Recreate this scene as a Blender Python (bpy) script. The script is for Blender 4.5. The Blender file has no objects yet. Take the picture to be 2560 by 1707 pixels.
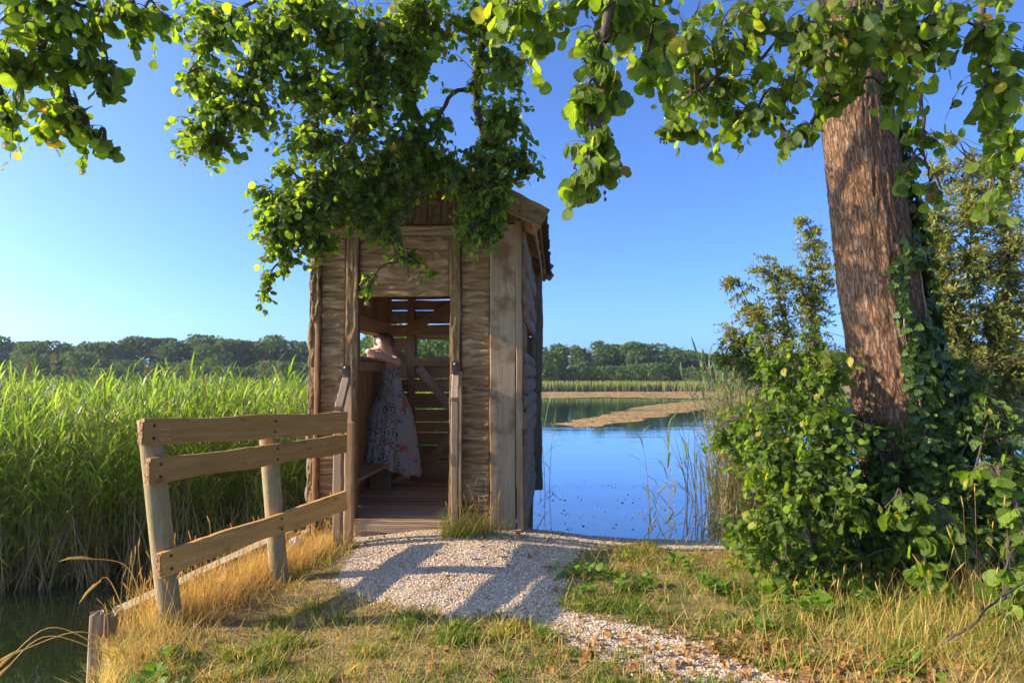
import bpy, bmesh, math, random
import numpy as np
from mathutils import Vector, Matrix

SC = bpy.context.scene
COL = SC.collection
R = math.radians
# ------------------------------------------------------------------ camera, sky, sun, exposure
CAM_H, F_PX, HORIZ = 1.25, 1700.0, 945.0
PITCH = math.atan((HORIZ - 853.5) / F_PX)
cam = bpy.data.cameras.new('camera')
cam_o = bpy.data.objects.new('camera', cam)
COL.objects.link(cam_o)
cam_o.location = (0, 0, CAM_H)
cam_o.rotation_euler = (math.pi / 2 + PITCH, 0, 0)
cam.sensor_width = 36.0
cam.lens = F_PX / 2560 * 36
cam.clip_start, cam.clip_end = 0.05, 2000
SC.camera = cam_o

SUN_EL = R(27)
W = bpy.data.worlds.new('World')
SC.world = W
W.use_nodes = True
wn = W.node_tree
bg = wn.nodes['Background']
sky = wn.nodes.new('ShaderNodeTexSky')
sky.sky_type = 'NISHITA'
sky.sun_disc = False
sky.sun_elevation = SUN_EL
sky.sun_rotation = R(-92.5)
sky.altitude = 0
sky.air_density = 0.45
sky.dust_density = 1.9
sky.ozone_density = 9.0
tint = wn.nodes.new('ShaderNodeMix')
tint.data_type, tint.blend_type = 'RGBA', 'MULTIPLY'
tint.inputs[0].default_value = 1.0
tint.inputs[7].default_value = (.93, .96, .985, 1)
wn.links.new(sky.outputs[0], tint.inputs[6])
wn.links.new(tint.outputs[2], bg.inputs[0])
bg.inputs[1].default_value = 0.15
sun = bpy.data.lights.new('sun', 'SUN')
sun.energy = 3.2
sun.angle = R(0.53)
sun.color = (1.0, 0.82, 0.60)
sun_o = bpy.data.objects.new('sun', sun)
COL.objects.link(sun_o)
sun_o.rotation_euler = (0, -(math.pi / 2 - SUN_EL), R(2.5))
SC.view_settings.view_transform = 'Standard'
SC.view_settings.look = 'None'
SC.view_settings.exposure = 1.56
SC.view_settings.gamma = 1
SC.view_settings.use_curve_mapping = False
SC.cycles.max_bounces = 12
SC.cycles.diffuse_bounces = 8
SC.cycles.transparent_max_bounces = 8

# ------------------------------------------------------------------ helpers
rng = np.random.default_rng(7)
KV = 2560 / 2352.0


def ray(vx, vy):
    k = (853.5 - vy * KV) / F_PX
    c, s = math.cos(PITCH), math.sin(PITCH)
    return np.array([(vx * KV - 1280) / F_PX, c - s * k, s + c * k])


def at(vx, vy, Y):
    d = ray(vx, vy)
    p = d * (Y / d[1])
    p[2] += CAM_H
    return p


def on_z(vx, vy, z):
    d = ray(vx, vy)
    p = d * ((z - CAM_H) / d[2])
    p[2] += CAM_H
    return p


def project(P):
    P = np.asarray(P, float)
    c, s = math.cos(PITCH), math.sin(PITCH)
    z = P[..., 2] - CAM_H
    fw = P[..., 1] * c + z * s
    up = -P[..., 1] * s + z * c
    fw = np.where(fw < 0.05, 0.05, fw)
    return (1280 + F_PX * P[..., 0] / fw) / KV, (853.5 - F_PX * up / fw) / KV, fw


def _h(ix, iy, iz, seed):
    n = (ix * 374761393 + iy * 668265263 + iz * 1274126177 + seed * 982451653) & 0xffffffff
    n = ((n ^ (n >> 13)) * 1274126177) & 0xffffffff
    n = n ^ (n >> 16)
    return (n & 0xffffff) / float(0xffffff)


def vnoise(x, y, z=0.0, seed=0):
    x, y, z = np.broadcast_arrays(np.asarray(x, float), np.asarray(y, float), np.asarray(z, float))
    ix, iy, iz = np.floor(x).astype(np.int64), np.floor(y).astype(np.int64), np.floor(z).astype(np.int64)
    fx, fy, fz = x - ix, y - iy, z - iz
    fx, fy, fz = [f * f * (3 - 2 * f) for f in (fx, fy, fz)]
    r = 0
    for a in (0, 1):
        for b in (0, 1):
            for c in (0, 1):
                w = (fx if a else 1 - fx) * (fy if b else 1 - fy) * (fz if c else 1 - fz)
                r = r + w * _h(ix + a, iy + b, iz + c, seed)
    return r


def fbm(x, y, z=0.0, seed=0, o=4):
    r, a, t = 0, 1.0, 0
    for i in range(o):
        f = 2.03 ** i
        r = r + a * vnoise(np.asarray(x) * f, np.asarray(y) * f, np.asarray(z) * f, seed + i * 17)
        t += a
        a *= 0.5
    return r / t


def norm(v):
    v = np.asarray(v, float)
    return v / np.maximum(np.linalg.norm(v, axis=-1, keepdims=True), 1e-9)


def sstep(a, b, x):
    t = np.clip((x - a) / (b - a), 0, 1)
    return t * t * (3 - 2 * t)


class MB:
    """collects triangles; builds ONE mesh"""
    def __init__(s):
        s.V, s.T, s.C, s.n = [], [], [], 0

    def add(s, V, T, C=None):
        V = np.asarray(V, float).reshape(-1, 3)
        T = np.asarray(T, np.int64).reshape(-1, 3)
        s.V.append(V)
        s.T.append(T + s.n)
        s.C.append(np.zeros((len(V), 3)) if C is None else np.asarray(C, float).reshape(-1, 3))
        s.n += len(V)
        return s

    def mesh(s, name, mat=None, smooth=False):
        V, T, C = np.concatenate(s.V), np.concatenate(s.T), np.concatenate(s.C)
        return tri_mesh(name, V, T, C, mat, smooth)

    def build(s, name, mat=None, parent=None, smooth=False):
        return link(name, s.mesh(name, mat, smooth), parent)


def tri_mesh(name, V, T, C=None, mat=None, smooth=False):
    me = bpy.data.meshes.new(name)
    me.vertices.add(len(V))
    me.vertices.foreach_set('co', np.ascontiguousarray(V, np.float32).ravel())
    me.loops.add(len(T) * 3)
    me.loops.foreach_set('vertex_index', np.ascontiguousarray(T, np.int32).ravel())
    me.polygons.add(len(T))
    me.polygons.foreach_set('loop_start', np.arange(0, len(T) * 3, 3, dtype=np.int32))
    me.polygons.foreach_set('loop_total', np.full(len(T), 3, np.int32))
    me.polygons.foreach_set('use_smooth', np.full(len(T), bool(smooth)))
    if C is not None:
        a = me.attributes.new('co3', 'FLOAT_VECTOR', 'POINT')
        a.data.foreach_set('vector', np.ascontiguousarray(C, np.float32).ravel())
    if mat:
        me.materials.append(mat)
    me.update(calc_edges=True)
    return me


def link(name, me, parent=None):
    o = bpy.data.objects.new(name, me)
    COL.objects.link(o)
    if parent is not None:
        o.parent = parent
    return o


def tag(o, label=None, cat=None, group=None, kind=None):
    if label: o['label'] = label
    if cat: o['category'] = cat
    if group: o['group'] = group
    if kind: o['kind'] = kind
    return o


def empty(name, loc=(0, 0, 0), rz=0.0, label=None, cat=None, group=None):
    o = bpy.data.objects.new(name, None)
    COL.objects.link(o)
    o.location = loc
    o.rotation_euler = (0, 0, rz)
    o.empty_display_size = 0.1
    return tag(o, label, cat, group)


def copy_tree(o, parent=None):
    c = o.copy()
    COL.objects.link(c)
    c.parent = parent
    for ch in list(o.children):
        copy_tree(ch, c)
    return c


def tube(P, rad, sides=6, caps=True):
    P = np.asarray(P, float)
    n = len(P)
    rad = np.broadcast_to(np.asarray(rad, float), (n,))
    t = norm(np.gradient(P, axis=0))
    ref = np.array([0, 0, 1.0]) if abs(t[0][2]) < 0.9 else np.array([1.0, 0, 0])
    u = norm(np.cross(t, ref))
    v = np.cross(t, u)
    a = np.arange(sides) / sides * 2 * math.pi
    V = P[:, None] + rad[:, None, None] * (u[:, None] * np.cos(a)[None, :, None] + v[:, None] * np.sin(a)[None, :, None])
    V = V.reshape(-1, 3)
    T = []
    i = np.arange(sides)
    j = (i + 1) % sides
    for k in range(n - 1):
        b, c = k * sides, (k + 1) * sides
        T += [np.stack([b + i, c + i, c + j], 1), np.stack([b + i, c + j, b + j], 1)]
    if caps:
        T.append(np.stack([np.full(sides - 2, 0), i[1:-1], i[2:]], 1))
        b = (n - 1) * sides
        T.append(np.stack([np.full(sides - 2, b), b + i[2:], b + i[1:-1]], 1))
    return V, np.concatenate(T)


def spline(P, n):
    """Catmull-Rom through P, n samples"""
    P = np.asarray(P, float)
    Q = np.vstack([2 * P[0] - P[1], P, 2 * P[-1] - P[-2]])
    m = len(P) - 1
    out = []
    for s in np.linspace(0, m - 1e-6, n):
        i = int(s)
        t = s - i
        a, b, c, d = Q[i:i + 4]
        out.append(0.5 * ((2 * b) + (c - a) * t + (2 * a - 5 * b + 4 * c - d) * t * t + (3 * b - a - 3 * c + d) * t ** 3))
    return np.array(out)


def beam_geo(L, w, h, segs=8, jit=0.003, ch=0.006, seed=0, wane=0.0):
    """plank along +X, width w along Z, thickness h along Y, chamfered, slightly uneven"""
    r = np.random.default_rng(seed)
    xs = np.linspace(0, L, segs + 1)
    c = min(ch, w * .3, h * .3)
    prof = np.array([(-h / 2 + c, -w / 2), (h / 2 - c, -w / 2), (h / 2, -w / 2 + c), (h / 2, w / 2 - c),
                     (h / 2 - c, w / 2), (-h / 2 + c, w / 2), (-h / 2, w / 2 - c), (-h / 2, -w / 2 + c)])
    V = np.zeros((segs + 1, 8, 3))
    for i, x in enumerate(xs):
        V[i, :, 0] = x
        V[i, :, 1] = prof[:, 0] + r.normal(0, jit * .5)
        top = r.normal(0, jit) + wane * (vnoise(x * 3.1 + seed, 0.3, 0, seed) - .5)
        bot = r.normal(0, jit) + wane * (vnoise(x * 2.7 + seed, 7.3, 0, seed + 3) - .5)
        V[i, :, 2] = prof[:, 1] + np.where(prof[:, 1] > 0, top, bot)
    if segs > 0:
        V[0, :, 0] += r.normal(0, jit * .6, 8)
        V[-1, :, 0] += r.normal(0, jit * .6, 8)
    T = []
    i = np.arange(8)
    j = (i + 1) % 8
    for k in range(segs):
        b, d = k * 8, (k + 1) * 8
        T += [np.stack([b + i, b + j, d + j], 1), np.stack([b + i, d + j, d + i], 1)]
    T.append(np.stack([np.zeros(6, int), i[2:], i[1:-1]], 1))
    b = segs * 8
    T.append(np.stack([np.full(6, b), b + i[1:-1], b + i[2:]], 1))
    return V.reshape(-1, 3), np.concatenate(T)


def frame(p0, p1, face):
    """matrix with X from p0 to p1, Y as close as possible to 'face' (thickness direction)"""
    p0, p1 = np.asarray(p0, float), np.asarray(p1, float)
    x = norm(p1 - p0)
    f = np.asarray(face, float)
    y = norm(f - x * np.dot(f, x))
    z = np.cross(x, y)
    return Matrix(((x[0], y[0], z[0], p0[0]), (x[1], y[1], z[1], p0[1]), (x[2], y[2], z[2], p0[2]), (0, 0, 0, 1)))


_seed = [100]


def plank(name, p0, p1, w, h, mat, parent=None, face=(0, 1, 0), segs=8, jit=0.003, wane=0.0, ch=0.006):
    _seed[0] += 1
    L = float(np.linalg.norm(np.asarray(p1, float) - np.asarray(p0, float)))
    V, T = beam_geo(L, w, h, segs, jit, ch, _seed[0], wane)
    o = link(name, tri_mesh(name, V, T, None, mat), parent)
    o.matrix_local = frame(p0, p1, face)
    return o


# ------------------------------------------------------------------ materials
class NT:
    def __init__(s, name):
        s.m = bpy.data.materials.new(name)
        s.m.use_nodes = True
        s.t = s.m.node_tree
        s.t.nodes.clear()
        s.out = s.t.nodes.new('ShaderNodeOutputMaterial')

    def n(s, typ, ins=None, **props):
        nd = s.t.nodes.new('ShaderNode' + typ)
        for k, v in props.items():
            setattr(nd, k, v)
        for k, v in (ins or {}).items():
            sock = nd.inputs[k]
            if isinstance(v, bpy.types.NodeSocket):
                s.t.links.new(v, sock)
            else:
                if isinstance(v, (tuple, list)) and len(v) == 3 and sock.type == 'RGBA':
                    v = (*v, 1)
                sock.default_value = v
        return nd

    def math(s, op, a, b=0.0, c=None):
        ins = {0: a, 1: b}
        if c is not None: ins[2] = c
        return s.n('Math', ins, operation=op).outputs[0]

    def mix(s, f, a, b, mode='MIX'):
        nd = s.n('Mix', {0: f, 6: a, 7: b}, data_type='RGBA', blend_type=mode)
        return nd.outputs[2]

    def ramp(s, f, stops):
        nd = s.n('ValToRGB', {0: f})
        cr = nd.color_ramp
        while len(cr.elements) > 1:
            cr.elements.remove(cr.elements[-1])
        for i, (p, c) in enumerate(stops):
            e = cr.elements[0] if i == 0 else cr.elements.new(p)
            e.position = p
            e.color = (*c, 1) if len(c) == 3 else c
        return nd.outputs[0]

    def noise(s, vec, scale, detail=4, rough=.55, dist=0.0):
        ins = {'Scale': scale, 'Detail': detail, 'Roughness': rough, 'Distortion': dist}
        if vec is not None: ins['Vector'] = vec
        return s.n('TexNoise', ins).outputs[0]

    def mapping(s, vec, scale=(1, 1, 1), loc=(0, 0, 0)):
        return s.n('Mapping', {'Vector': vec, 'Scale': scale, 'Location': loc}).outputs[0]

    def bump(s, h, strength=.5, dist=.01):
        return s.n('Bump', {'Height': h, 'Strength': strength, 'Distance': dist}).outputs[0]

    def co3(s):
        return s.n('Attribute', attribute_name='co3').outputs['Vector']

    def sep(s, v):
        return s.n('SeparateXYZ', {0: v}).outputs

    def obj(s):
        return s.n('TexCoord').outputs['Object']

    def rand(s):
        return s.n('ObjectInfo').outputs['Random']

    def pbsdf(s, col, rough=.8, normal=None, spec=.3, **kw):
        ins = {'Base Color': col, 'Roughness': rough, 'Specular IOR Level': spec}
        if normal is not None: ins['Normal'] = normal
        ins.update(kw)
        nd = s.n('BsdfPrincipled', ins)
        return nd.outputs[0]

    def end(s, sh):
        s.t.links.new(sh, s.out.inputs[0])
        return s.m


def wood_mat(name, dark, light, grain=22.0, rough=.8, bump=.5, streak=None, stain=None, knots=False):
    """grain along local X"""
    k = NT(name)
    rnd = k.rand()
    off = k.n('CombineXYZ', {0: k.math('MULTIPLY', rnd, 37.0), 1: k.math('MULTIPLY', rnd, 11.0), 2: k.math('MULTIPLY', rnd, 23.0)}).outputs[0]
    v = k.n('VectorMath', {0: k.obj(), 1: off}, operation='ADD').outputs[0]
    g = k.noise(k.mapping(v, (1.2, grain, grain)), 3.0, 6, .65, .6)
    b = k.noise(k.mapping(v, (1.0, 4, 4)), 2.2, 3, .5)
    col = k.ramp(g, [(.28, dark), (.72, light)])
    col = k.mix(k.math('MULTIPLY', b, .55), col, tuple(.55 * c for c in dark))
    tone = k.math('MULTIPLY_ADD', rnd, .5, .75)
    col = k.mix(1.0, col, k.n('CombineColor', {0: tone, 1: tone, 2: tone}).outputs[0], 'MULTIPLY')
    if stain:
        sc, c2, lo, hi = stain
        s2 = k.noise(v, sc, 4, .6)
        col = k.mix(k.ramp(s2, [(lo, (0, 0, 0)), (hi, (1, 1, 1))]), col, c2)
    if streak:
        s3 = k.noise(k.mapping(v, (3, 60, 60)), 2.0, 2)
        col = k.mix(k.ramp(s3, [(.68, (0, 0, 0)), (.74, (1, 1, 1))]), col, streak)
    if knots:
        vo = k.n('TexVoronoi', {'Vector': k.mapping(v, (4.0, 14, 14)), 'Scale': 1.0}).outputs['Distance']
        col = k.mix(k.ramp(vo, [(.05, (.8, .8, .8)), (.16, (0, 0, 0))]), col, tuple(.35 * c for c in dark))
    return k.end(k.pbsdf(col, rough, k.bump(g, bump, .004), .25))


def bark_mat(name, dark, light, axis=0, sc=1.0, tint=None, bump=.8):
    """axis: direction along which the fissures run"""
    k = NT(name)
    rnd = k.rand()
    off = k.n('CombineXYZ', {0: k.math('MULTIPLY', rnd, 17.0), 1: k.math('MULTIPLY', rnd, 7.0), 2: k.math('MULTIPLY', rnd, 13.0)}).outputs[0]
    v = k.n('VectorMath', {0: k.obj(), 1: off}, operation='ADD').outputs[0]
    s = [26 * sc] * 3
    s[axis] = 6 * sc
    g = k.noise(k.mapping(v, tuple(s)), 1.6, 7, .68, .7)
    big = k.noise(v, 3.2, 4, .6)
    fine = k.noise(v, 160, 3, .6)
    col = k.ramp(g, [(.30, dark), (.5, tuple(.5 * (a + b) for a, b in zip(dark, light))), (.74, light)])
    if tint:
        col = k.mix(k.ramp(big, [(.46, (0, 0, 0)), (.64, (1, 1, 1))]), col, tint, 'MIX')
        col = k.mix(.5, col, k.ramp(g, [(.3, dark), (.75, light)]))
    col = k.mix(k.math('MULTIPLY', fine, .5), col, tuple(.6 * a for a in dark))
    h = k.math('ADD', g, k.math('MULTIPLY', fine, .25))
    return k.end(k.pbsdf(col, .9, k.bump(h, bump, .008), .15))


def leaf_mat(name, stops, trans_gain=1.6, trans=.45, rough=.38, veins=9.0, spec=.5, hole=False, warm=(1.0, .95, .35)):
    """co3 = (u across -1..1, v along 0..1, random 0..1)"""
    k = NT(name)
    u, v, r = k.sep(k.co3())[:3]
    rr = k.math('FRACT', k.math('ADD', r, k.math('MULTIPLY', k.rand(), .999)))
    col = k.ramp(rr, stops)
    au = k.math('ABSOLUTE', u)
    ph = k.math('MULTIPLY', k.math('SUBTRACT', v, k.math('MULTIPLY', au, .35)), veins * 2 * math.pi)
    vein = k.math('POWER', k.math('MULTIPLY_ADD', k.math('SINE', ph), .5, .5), 6.0)
    mid = k.math('LESS_THAN', au, .05)
    vm = k.math('MULTIPLY', k.math('MAXIMUM', vein, mid), .5)
    pale = k.mix(.5, col, (.32, .42, .12))
    col2 = k.mix(vm, col, pale)
    nrm = k.bump(k.math('SUBTRACT', k.math('MULTIPLY_ADD', k.math('SINE', ph), .5, .5), mid), .35, .004)
    p = k.pbsdf(col2, rough, nrm, spec)
    tc = k.mix(1.0, col2, (*[trans_gain * w for w in warm],), 'MULTIPLY')
    t = k.n('BsdfTranslucent', {'Color': tc}).outputs[0]
    return k.end(k.n('MixShader', {0: trans, 1: p, 2: t}).outputs[0])


def blade_mat(name, stops, tip=None, trans=.35, rough=.6, gain=1.3, root=None):
    k = NT(name)
    u, v, r = k.sep(k.co3())[:3]
    col = k.ramp(r, stops)
    if root: col = k.mix(k.math('POWER', k.math('SUBTRACT', 1.0, v), 2.0), col, root)
    if tip: col = k.mix(k.math('POWER', v, 3.0), col, tip)
    p = k.pbsdf(col, rough, None, .3)
    t = k.n('BsdfTranslucent', {'Color': k.mix(1.0, col, (gain, gain, gain * .7), 'MULTIPLY')}).outputs[0]
    return k.end(k.n('MixShader', {0: trans, 1: p, 2: t}).outputs[0])


def flat_mat(name, col, rough=.7, metal=0.0, spec=.4, nscale=None, col2=None, bump=.3):
    k = NT(name)
    nrm = None
    c = col
    if nscale:
        g = k.noise(k.obj(), nscale, 5, .6)
        c = k.mix(g, col, col2 or tuple(.6 * x for x in col))
        nrm = k.bump(g, bump, .004)
    return k.end(k.pbsdf(c, rough, nrm, spec, Metallic=metal))


M = {}
k = NT('bark_horizontal')
_o = k.obj()
_n = k.noise(k.mapping(_o, (3.4, 3.4, 74)), 1.6, 6, .72, .5)
_f = k.math('MULTIPLY_ADD', k.sep(k.co3())[0], .62, k.math('MULTIPLY', _n, .48))
_b = k.noise(_o, 4.0, 4, .6)
_c = k.ramp(_f, [(.14, (.105, .062, .024)), (.42, (.26, .160, .066)), (.85, (.44, .30, .145))])  # dark fissures, light crests: bark tone plus some shading put into the colour
_c = k.mix(k.ramp(_b, [(.45, (0, 0, 0)), (.65, (.6, .6, .6))]), _c, (.25, .13, .045))
M['bark_h'] = k.end(k.pbsdf(_c, .9, k.bump(_n, .8, .006), .15))
M['bark_v'] = bark_mat('bark_vertical', (.105, .066, .03), (.34, .23, .12), 2, .9, (.28, .17, .08))
M['bark_post'] = bark_mat('bark_post', (.13, .076, .030), (.44, .295, .140), 2, 1.3, (.33, .18, .06))
k = NT('alder_bark')
_q = k.co3()
_w = k.n('TexNoise', {'Vector': k.mapping(_q, (20, 9, 1)), 'Scale': 1.0, 'Detail': 7.0, 'Roughness': .68}).outputs['Color']
_q2 = k.n('VectorMath', {0: k.mapping(_q, (44, 9.0, 0)), 1: k.n('VectorMath', {0: _w, 1: (2.6, 2.2, 0)}, operation='MULTIPLY').outputs[0]}, operation='ADD').outputs[0]
_e = k.n('TexVoronoi', {'Vector': _q2, 'Scale': 1.0}, feature='DISTANCE_TO_EDGE').outputs['Distance']
_cc = k.sep(k.n('TexVoronoi', {'Vector': _q2, 'Scale': 1.0}).outputs['Color'])[0]
_fn = k.noise(k.mapping(_q, (120, 34, 1)), 1.0, 5, .7)
_pl = k.ramp(k.math('MULTIPLY_ADD', _fn, .8, k.math('MULTIPLY', _cc, .24)), [(.2, (.13, .066, .033)), (.45, (.25, .140, .074)), (.62, (.32, .20, .122)), (.85, (.46, .35, .25))])
_gr = k.ramp(k.noise(k.mapping(_q, (7, 4, 1)), 1.0, 4, .6), [(.5, (0, 0, 0)), (.68, (.7, .7, .7))])
_pl = k.mix(_gr, _pl, (.17, .125, .09))
_cr = k.ramp(_e, [(.0, (.85, .85, .85)), (.10, (.35, .35, .35)), (.22, (0, 0, 0))])
_c = k.mix(_cr, _pl, (.045, .024, .013))
_hh = k.math('ADD', k.math('MINIMUM', k.math('MULTIPLY', _e, 2.2), .7), k.math('MULTIPLY', _fn, .35))
M['trunk'] = k.end(k.pbsdf(_c, .92, k.bump(_hh, .8, .014), .12))
M['pale_board'] = wood_mat('pale_peeled_board', (.36, .255, .13), (.62, .49, .30), 16, .75, .3, stain=(4.6, (.20, .125, .055), .47, .60))
M['trim'] = wood_mat('trim_wood', (.24, .155, .08), (.48, .34, .19), 24)
M['grey_wood'] = wood_mat('weathered_wood', (.20, .14, .085), (.46, .35, .23), 26, .85, .6)
M['barge'] = wood_mat('barge_wood', (.20, .115, .035), (.58, .37, .13), 18, .8, .6, stain=(5.0, (.09, .075, .035), .52, .62))
M['inner'] = wood_mat('inner_wood', (.34, .20, .095), (.64, .42, .22), 20, .85, .4, knots=True)
M['inner_warm'] = wood_mat('inner_warm_wood', (.32, .175, .06), (.58, .35, .14), 16, .8, .3)
M['floor'] = wood_mat('floor_wood', (.30, .22, .145), (.56, .44, .31), 24, .85, .5)
M['fence'] = wood_mat('fence_plank', (.40, .20, .045), (.64, .375, .11), 14, .72, .25, streak=(.60, .46, .28), knots=True)
M['fence_post'] = bark_mat('fence_post_wood', (.25, .19, .085), (.47, .37, .19), 2, 1.2, (.38, .28, .115), .45)
M['slab'] = bark_mat('log_slab', (.17, .12, .08), (.42, .31, .21), 0, .8, (.34, .21, .11))
M['end_grain'] = flat_mat('end_grain', (.42, .24, .10), .9, nscale=60, col2=(.22, .10, .04))
M['shingle'] = wood_mat('roof_shingle', (.07, .05, .035), (.21, .155, .11), 14, .9, .6)
M['stake'] = wood_mat('stake_wood', (.20, .13, .06), (.52, .39, .22), 14, .9, .7)
M['edging'] = wood_mat('edging_wood', (.34, .26, .15), (.58, .48, .32), 22, .85, .4)
M['metal'] = flat_mat('bracket_metal', (.035, .028, .022), .55, .6, .5, 60, (.10, .06, .035))
M['bolt'] = flat_mat('bolt_metal', (.28, .23, .17), .45, .8)
M['concrete'] = flat_mat('footing', (.34, .27, .19), .95, nscale=18, col2=(.20, .15, .10))
M['twig'] = bark_mat('twig_bark', (.05, .036, .026), (.19, .14, .10), 2, 1.0, None, .3)
M['dry_stem'] = flat_mat('dry_stem', (.34, .24, .14), .8)
G_ALDER = [(0, (0.054, 0.083, 0.014)), (.3, (0.076, 0.112, 0.017)), (.6, (0.100, 0.145, 0.019)), (.86, (0.136, 0.181, 0.022)), (.97, (0.174, 0.218, 0.027)), (.985, (0.326, 0.270, 0.034)), (.994, (0.261, 0.125, 0.051))]
M['alder'] = leaf_mat('alder_leaf', G_ALDER, 3.2, .55, .46, 7, .32, warm=(1.0, 1.04, .22))
M['ivy'] = leaf_mat('ivy_leaf', [(0, (0.030, 0.063, 0.012)), (.5, (0.051, 0.099, 0.016)), (.85, (0.090, 0.158, 0.019)), (.97, (0.180, 0.270, 0.024))], 1.8, .25, .42, 3, .35)
M['bush'] = leaf_mat('bush_leaf', [(0, (0.061, 0.101, 0.012)), (.4, (0.093, 0.149, 0.016)), (.75, (0.132, 0.201, 0.018)), (.95, (0.176, 0.255, 0.024)), (.985, (0.352, 0.297, 0.040))], 2.6, .42, .5, 6, .25, warm=(1, 1.05, .25))
M['willow'] = leaf_mat('willow_leaf', [(0, (0.149, 0.176, 0.039)), (.4, (0.216, 0.243, 0.055)), (.75, (0.297, 0.311, 0.066)), (.95, (0.405, 0.365, 0.077))], 1.8, .36, .45, 5, warm=(1, .95, .35))
M['reed'] = blade_mat('reed_blade', [(0, (0.213, 0.156, 0.055)), (.16, (0.200, 0.163, 0.050)), (.2, (0.069, 0.131, 0.013)), (.5, (0.125, 0.206, 0.018)), (.8, (0.188, 0.269, 0.024)), (1, (0.263, 0.312, 0.055))], None, .45, .42, 2.4)
M['reed_dead'] = blade_mat('dead_reed', [(0, (.14, .095, .045)), (.5, (.26, .18, .08)), (1, (.34, .25, .12))], None, .2, .7, 1.0)  # dead stems coloured darker to carry the shade low in the reeds
M['reed_pale'] = blade_mat('reed_pale_blade', [(0, (.36, .27, .14)), (.35, (.30, .24, .11)), (.4, (.12, .18, .06)), (.8, (.19, .25, .09)), (1, (.26, .31, .13))], None, .4, .45, 1.7)
M['grass'] = blade_mat('grass_blade', [(0, (0.090, 0.168, 0.013)), (.3, (0.168, 0.246, 0.022)), (.5, (0.325, 0.314, 0.055)), (.7, (0.560, 0.414, 0.121)), (.88, (0.650, 0.426, 0.143)), (1, (.62, .37, .12))], None, .38, .6, 1.5)
M['litter'] = leaf_mat('dead_leaf', [(0, (.30, .13, .035)), (.4, (.42, .19, .05)), (.7, (.30, .18, .08)), (.9, (.5, .34, .16)), (1, (.18, .09, .04))], 1.1, .25, .7, 6, .2, warm=(1, .7, .4))
M['weed'] = leaf_mat('weed_leaf', [(0, (.08, .17, .015)), (.5, (.13, .24, .018)), (1, (.19, .30, .025))], 2.0, .38, .45, 5, warm=(1, 1, .3))


def far_leaf(name, stops):
    k = NT(name)
    u, v, r = k.sep(k.co3())[:3]
    rr = k.math('FRACT', k.math('ADD', k.math('MULTIPLY', r, .45), k.math('MULTIPLY', k.rand(), .55)))
    col = k.ramp(rr, stops)
    p = k.pbsdf(col, .7, None, .15)
    t = k.n('BsdfTranslucent', {'Color': k.mix(1.0, col, (1.6, 1.6, .7), 'MULTIPLY')}).outputs[0]
    return k.end(k.n('MixShader', {0: .3, 1: p, 2: t}).outputs[0])


M['far'] = far_leaf('far_leaf', [(0, (0.057, 0.103, 0.023)), (.35, (0.075, 0.129, 0.027)), (.7, (0.097, 0.151, 0.031)), (1, (0.120, 0.162, 0.036))])
M['near_willow'] = far_leaf('shore_willow_leaf', [(0, (.06, .12, .02)), (.6, (.10, .17, .03)), (1, (.14, .21, .04))])

# ------------------------------------------------------------------ terrain
WATER_Z = -0.45
PATH_PIX = [(815, 1226), (900, 1210), (1010, 1206), (1180, 1196), (1300, 1214), (1520, 1214), (1720, 1214), (1800, 1240), (1500, 1246),
            (1330, 1262), (1290, 1300), (1300, 1375), (1400, 1393), (1560, 1430), (1700, 1474), (1850, 1540), (1720, 1552),
            (1480, 1492), (1330, 1458), (1290, 1430), (1190, 1392), (1000, 1380), (860, 1352), (770, 1335), (760, 1310), (830, 1262)]
PATH = np.array([on_z(x, y, .03)[:2] for x, y in PATH_PIX])


def in_poly(x, y, poly):
    x, y = np.asarray(x), np.asarray(y)
    r = np.zeros(x.shape, bool)
    n = len(poly)
    j = n - 1
    for i in range(n):
        xi, yi = poly[i]
        xj, yj = poly[j]
        c = ((yi > y) != (yj > y)) & (x < (xj - xi) * (y - yi) / (yj - yi + 1e-12) + xi)
        r ^= c
        j = i
    return r


def path_mask(x, y):
    wx = x + .20 * (fbm(x * 3, y * 3, 0, 5) - .5) + .11 * (fbm(x * 14, y * 14, 0, 6) - .5)
    wy = y + .20 * (fbm(x * 3, y * 3, 4, 9) - .5) + .11 * (fbm(x * 14, y * 14, 4, 7) - .5)
    return in_poly(wx, wy, PATH)


# land outline: a polygon of land (x, y); outside it the sheet falls to the lake bed
LAND = np.array([(-1.35, -6), (-1.45, 2.0), (-1.74, 2.9), (-1.96, 3.35), (-2.10, 3.75), (-1.72, 5.1), (-1.72, 5.45), (-1.0, 5.62), (0.0, 5.50),
                 (.45, 5.42), (1.2, 5.48), (1.9, 5.55), (2.4, 5.9), (2.8, 6.6), (3.4, 8.0), (5.5, 10.0), (14, 13), (40, 18), (40, -6)])


def seg_dist(x, y, poly):
    d = np.full(np.shape(x), 1e9)
    n = len(poly)
    for i in range(n):
        a, b = poly[i], poly[(i + 1) % n]
        e = b - a
        t = np.clip(((x - a[0]) * e[0] + (y - a[1]) * e[1]) / (e @ e), 0, 1)
        d = np.minimum(d, np.hypot(x - a[0] - t * e[0], y - a[1] - t * e[1]))
    return d


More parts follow.
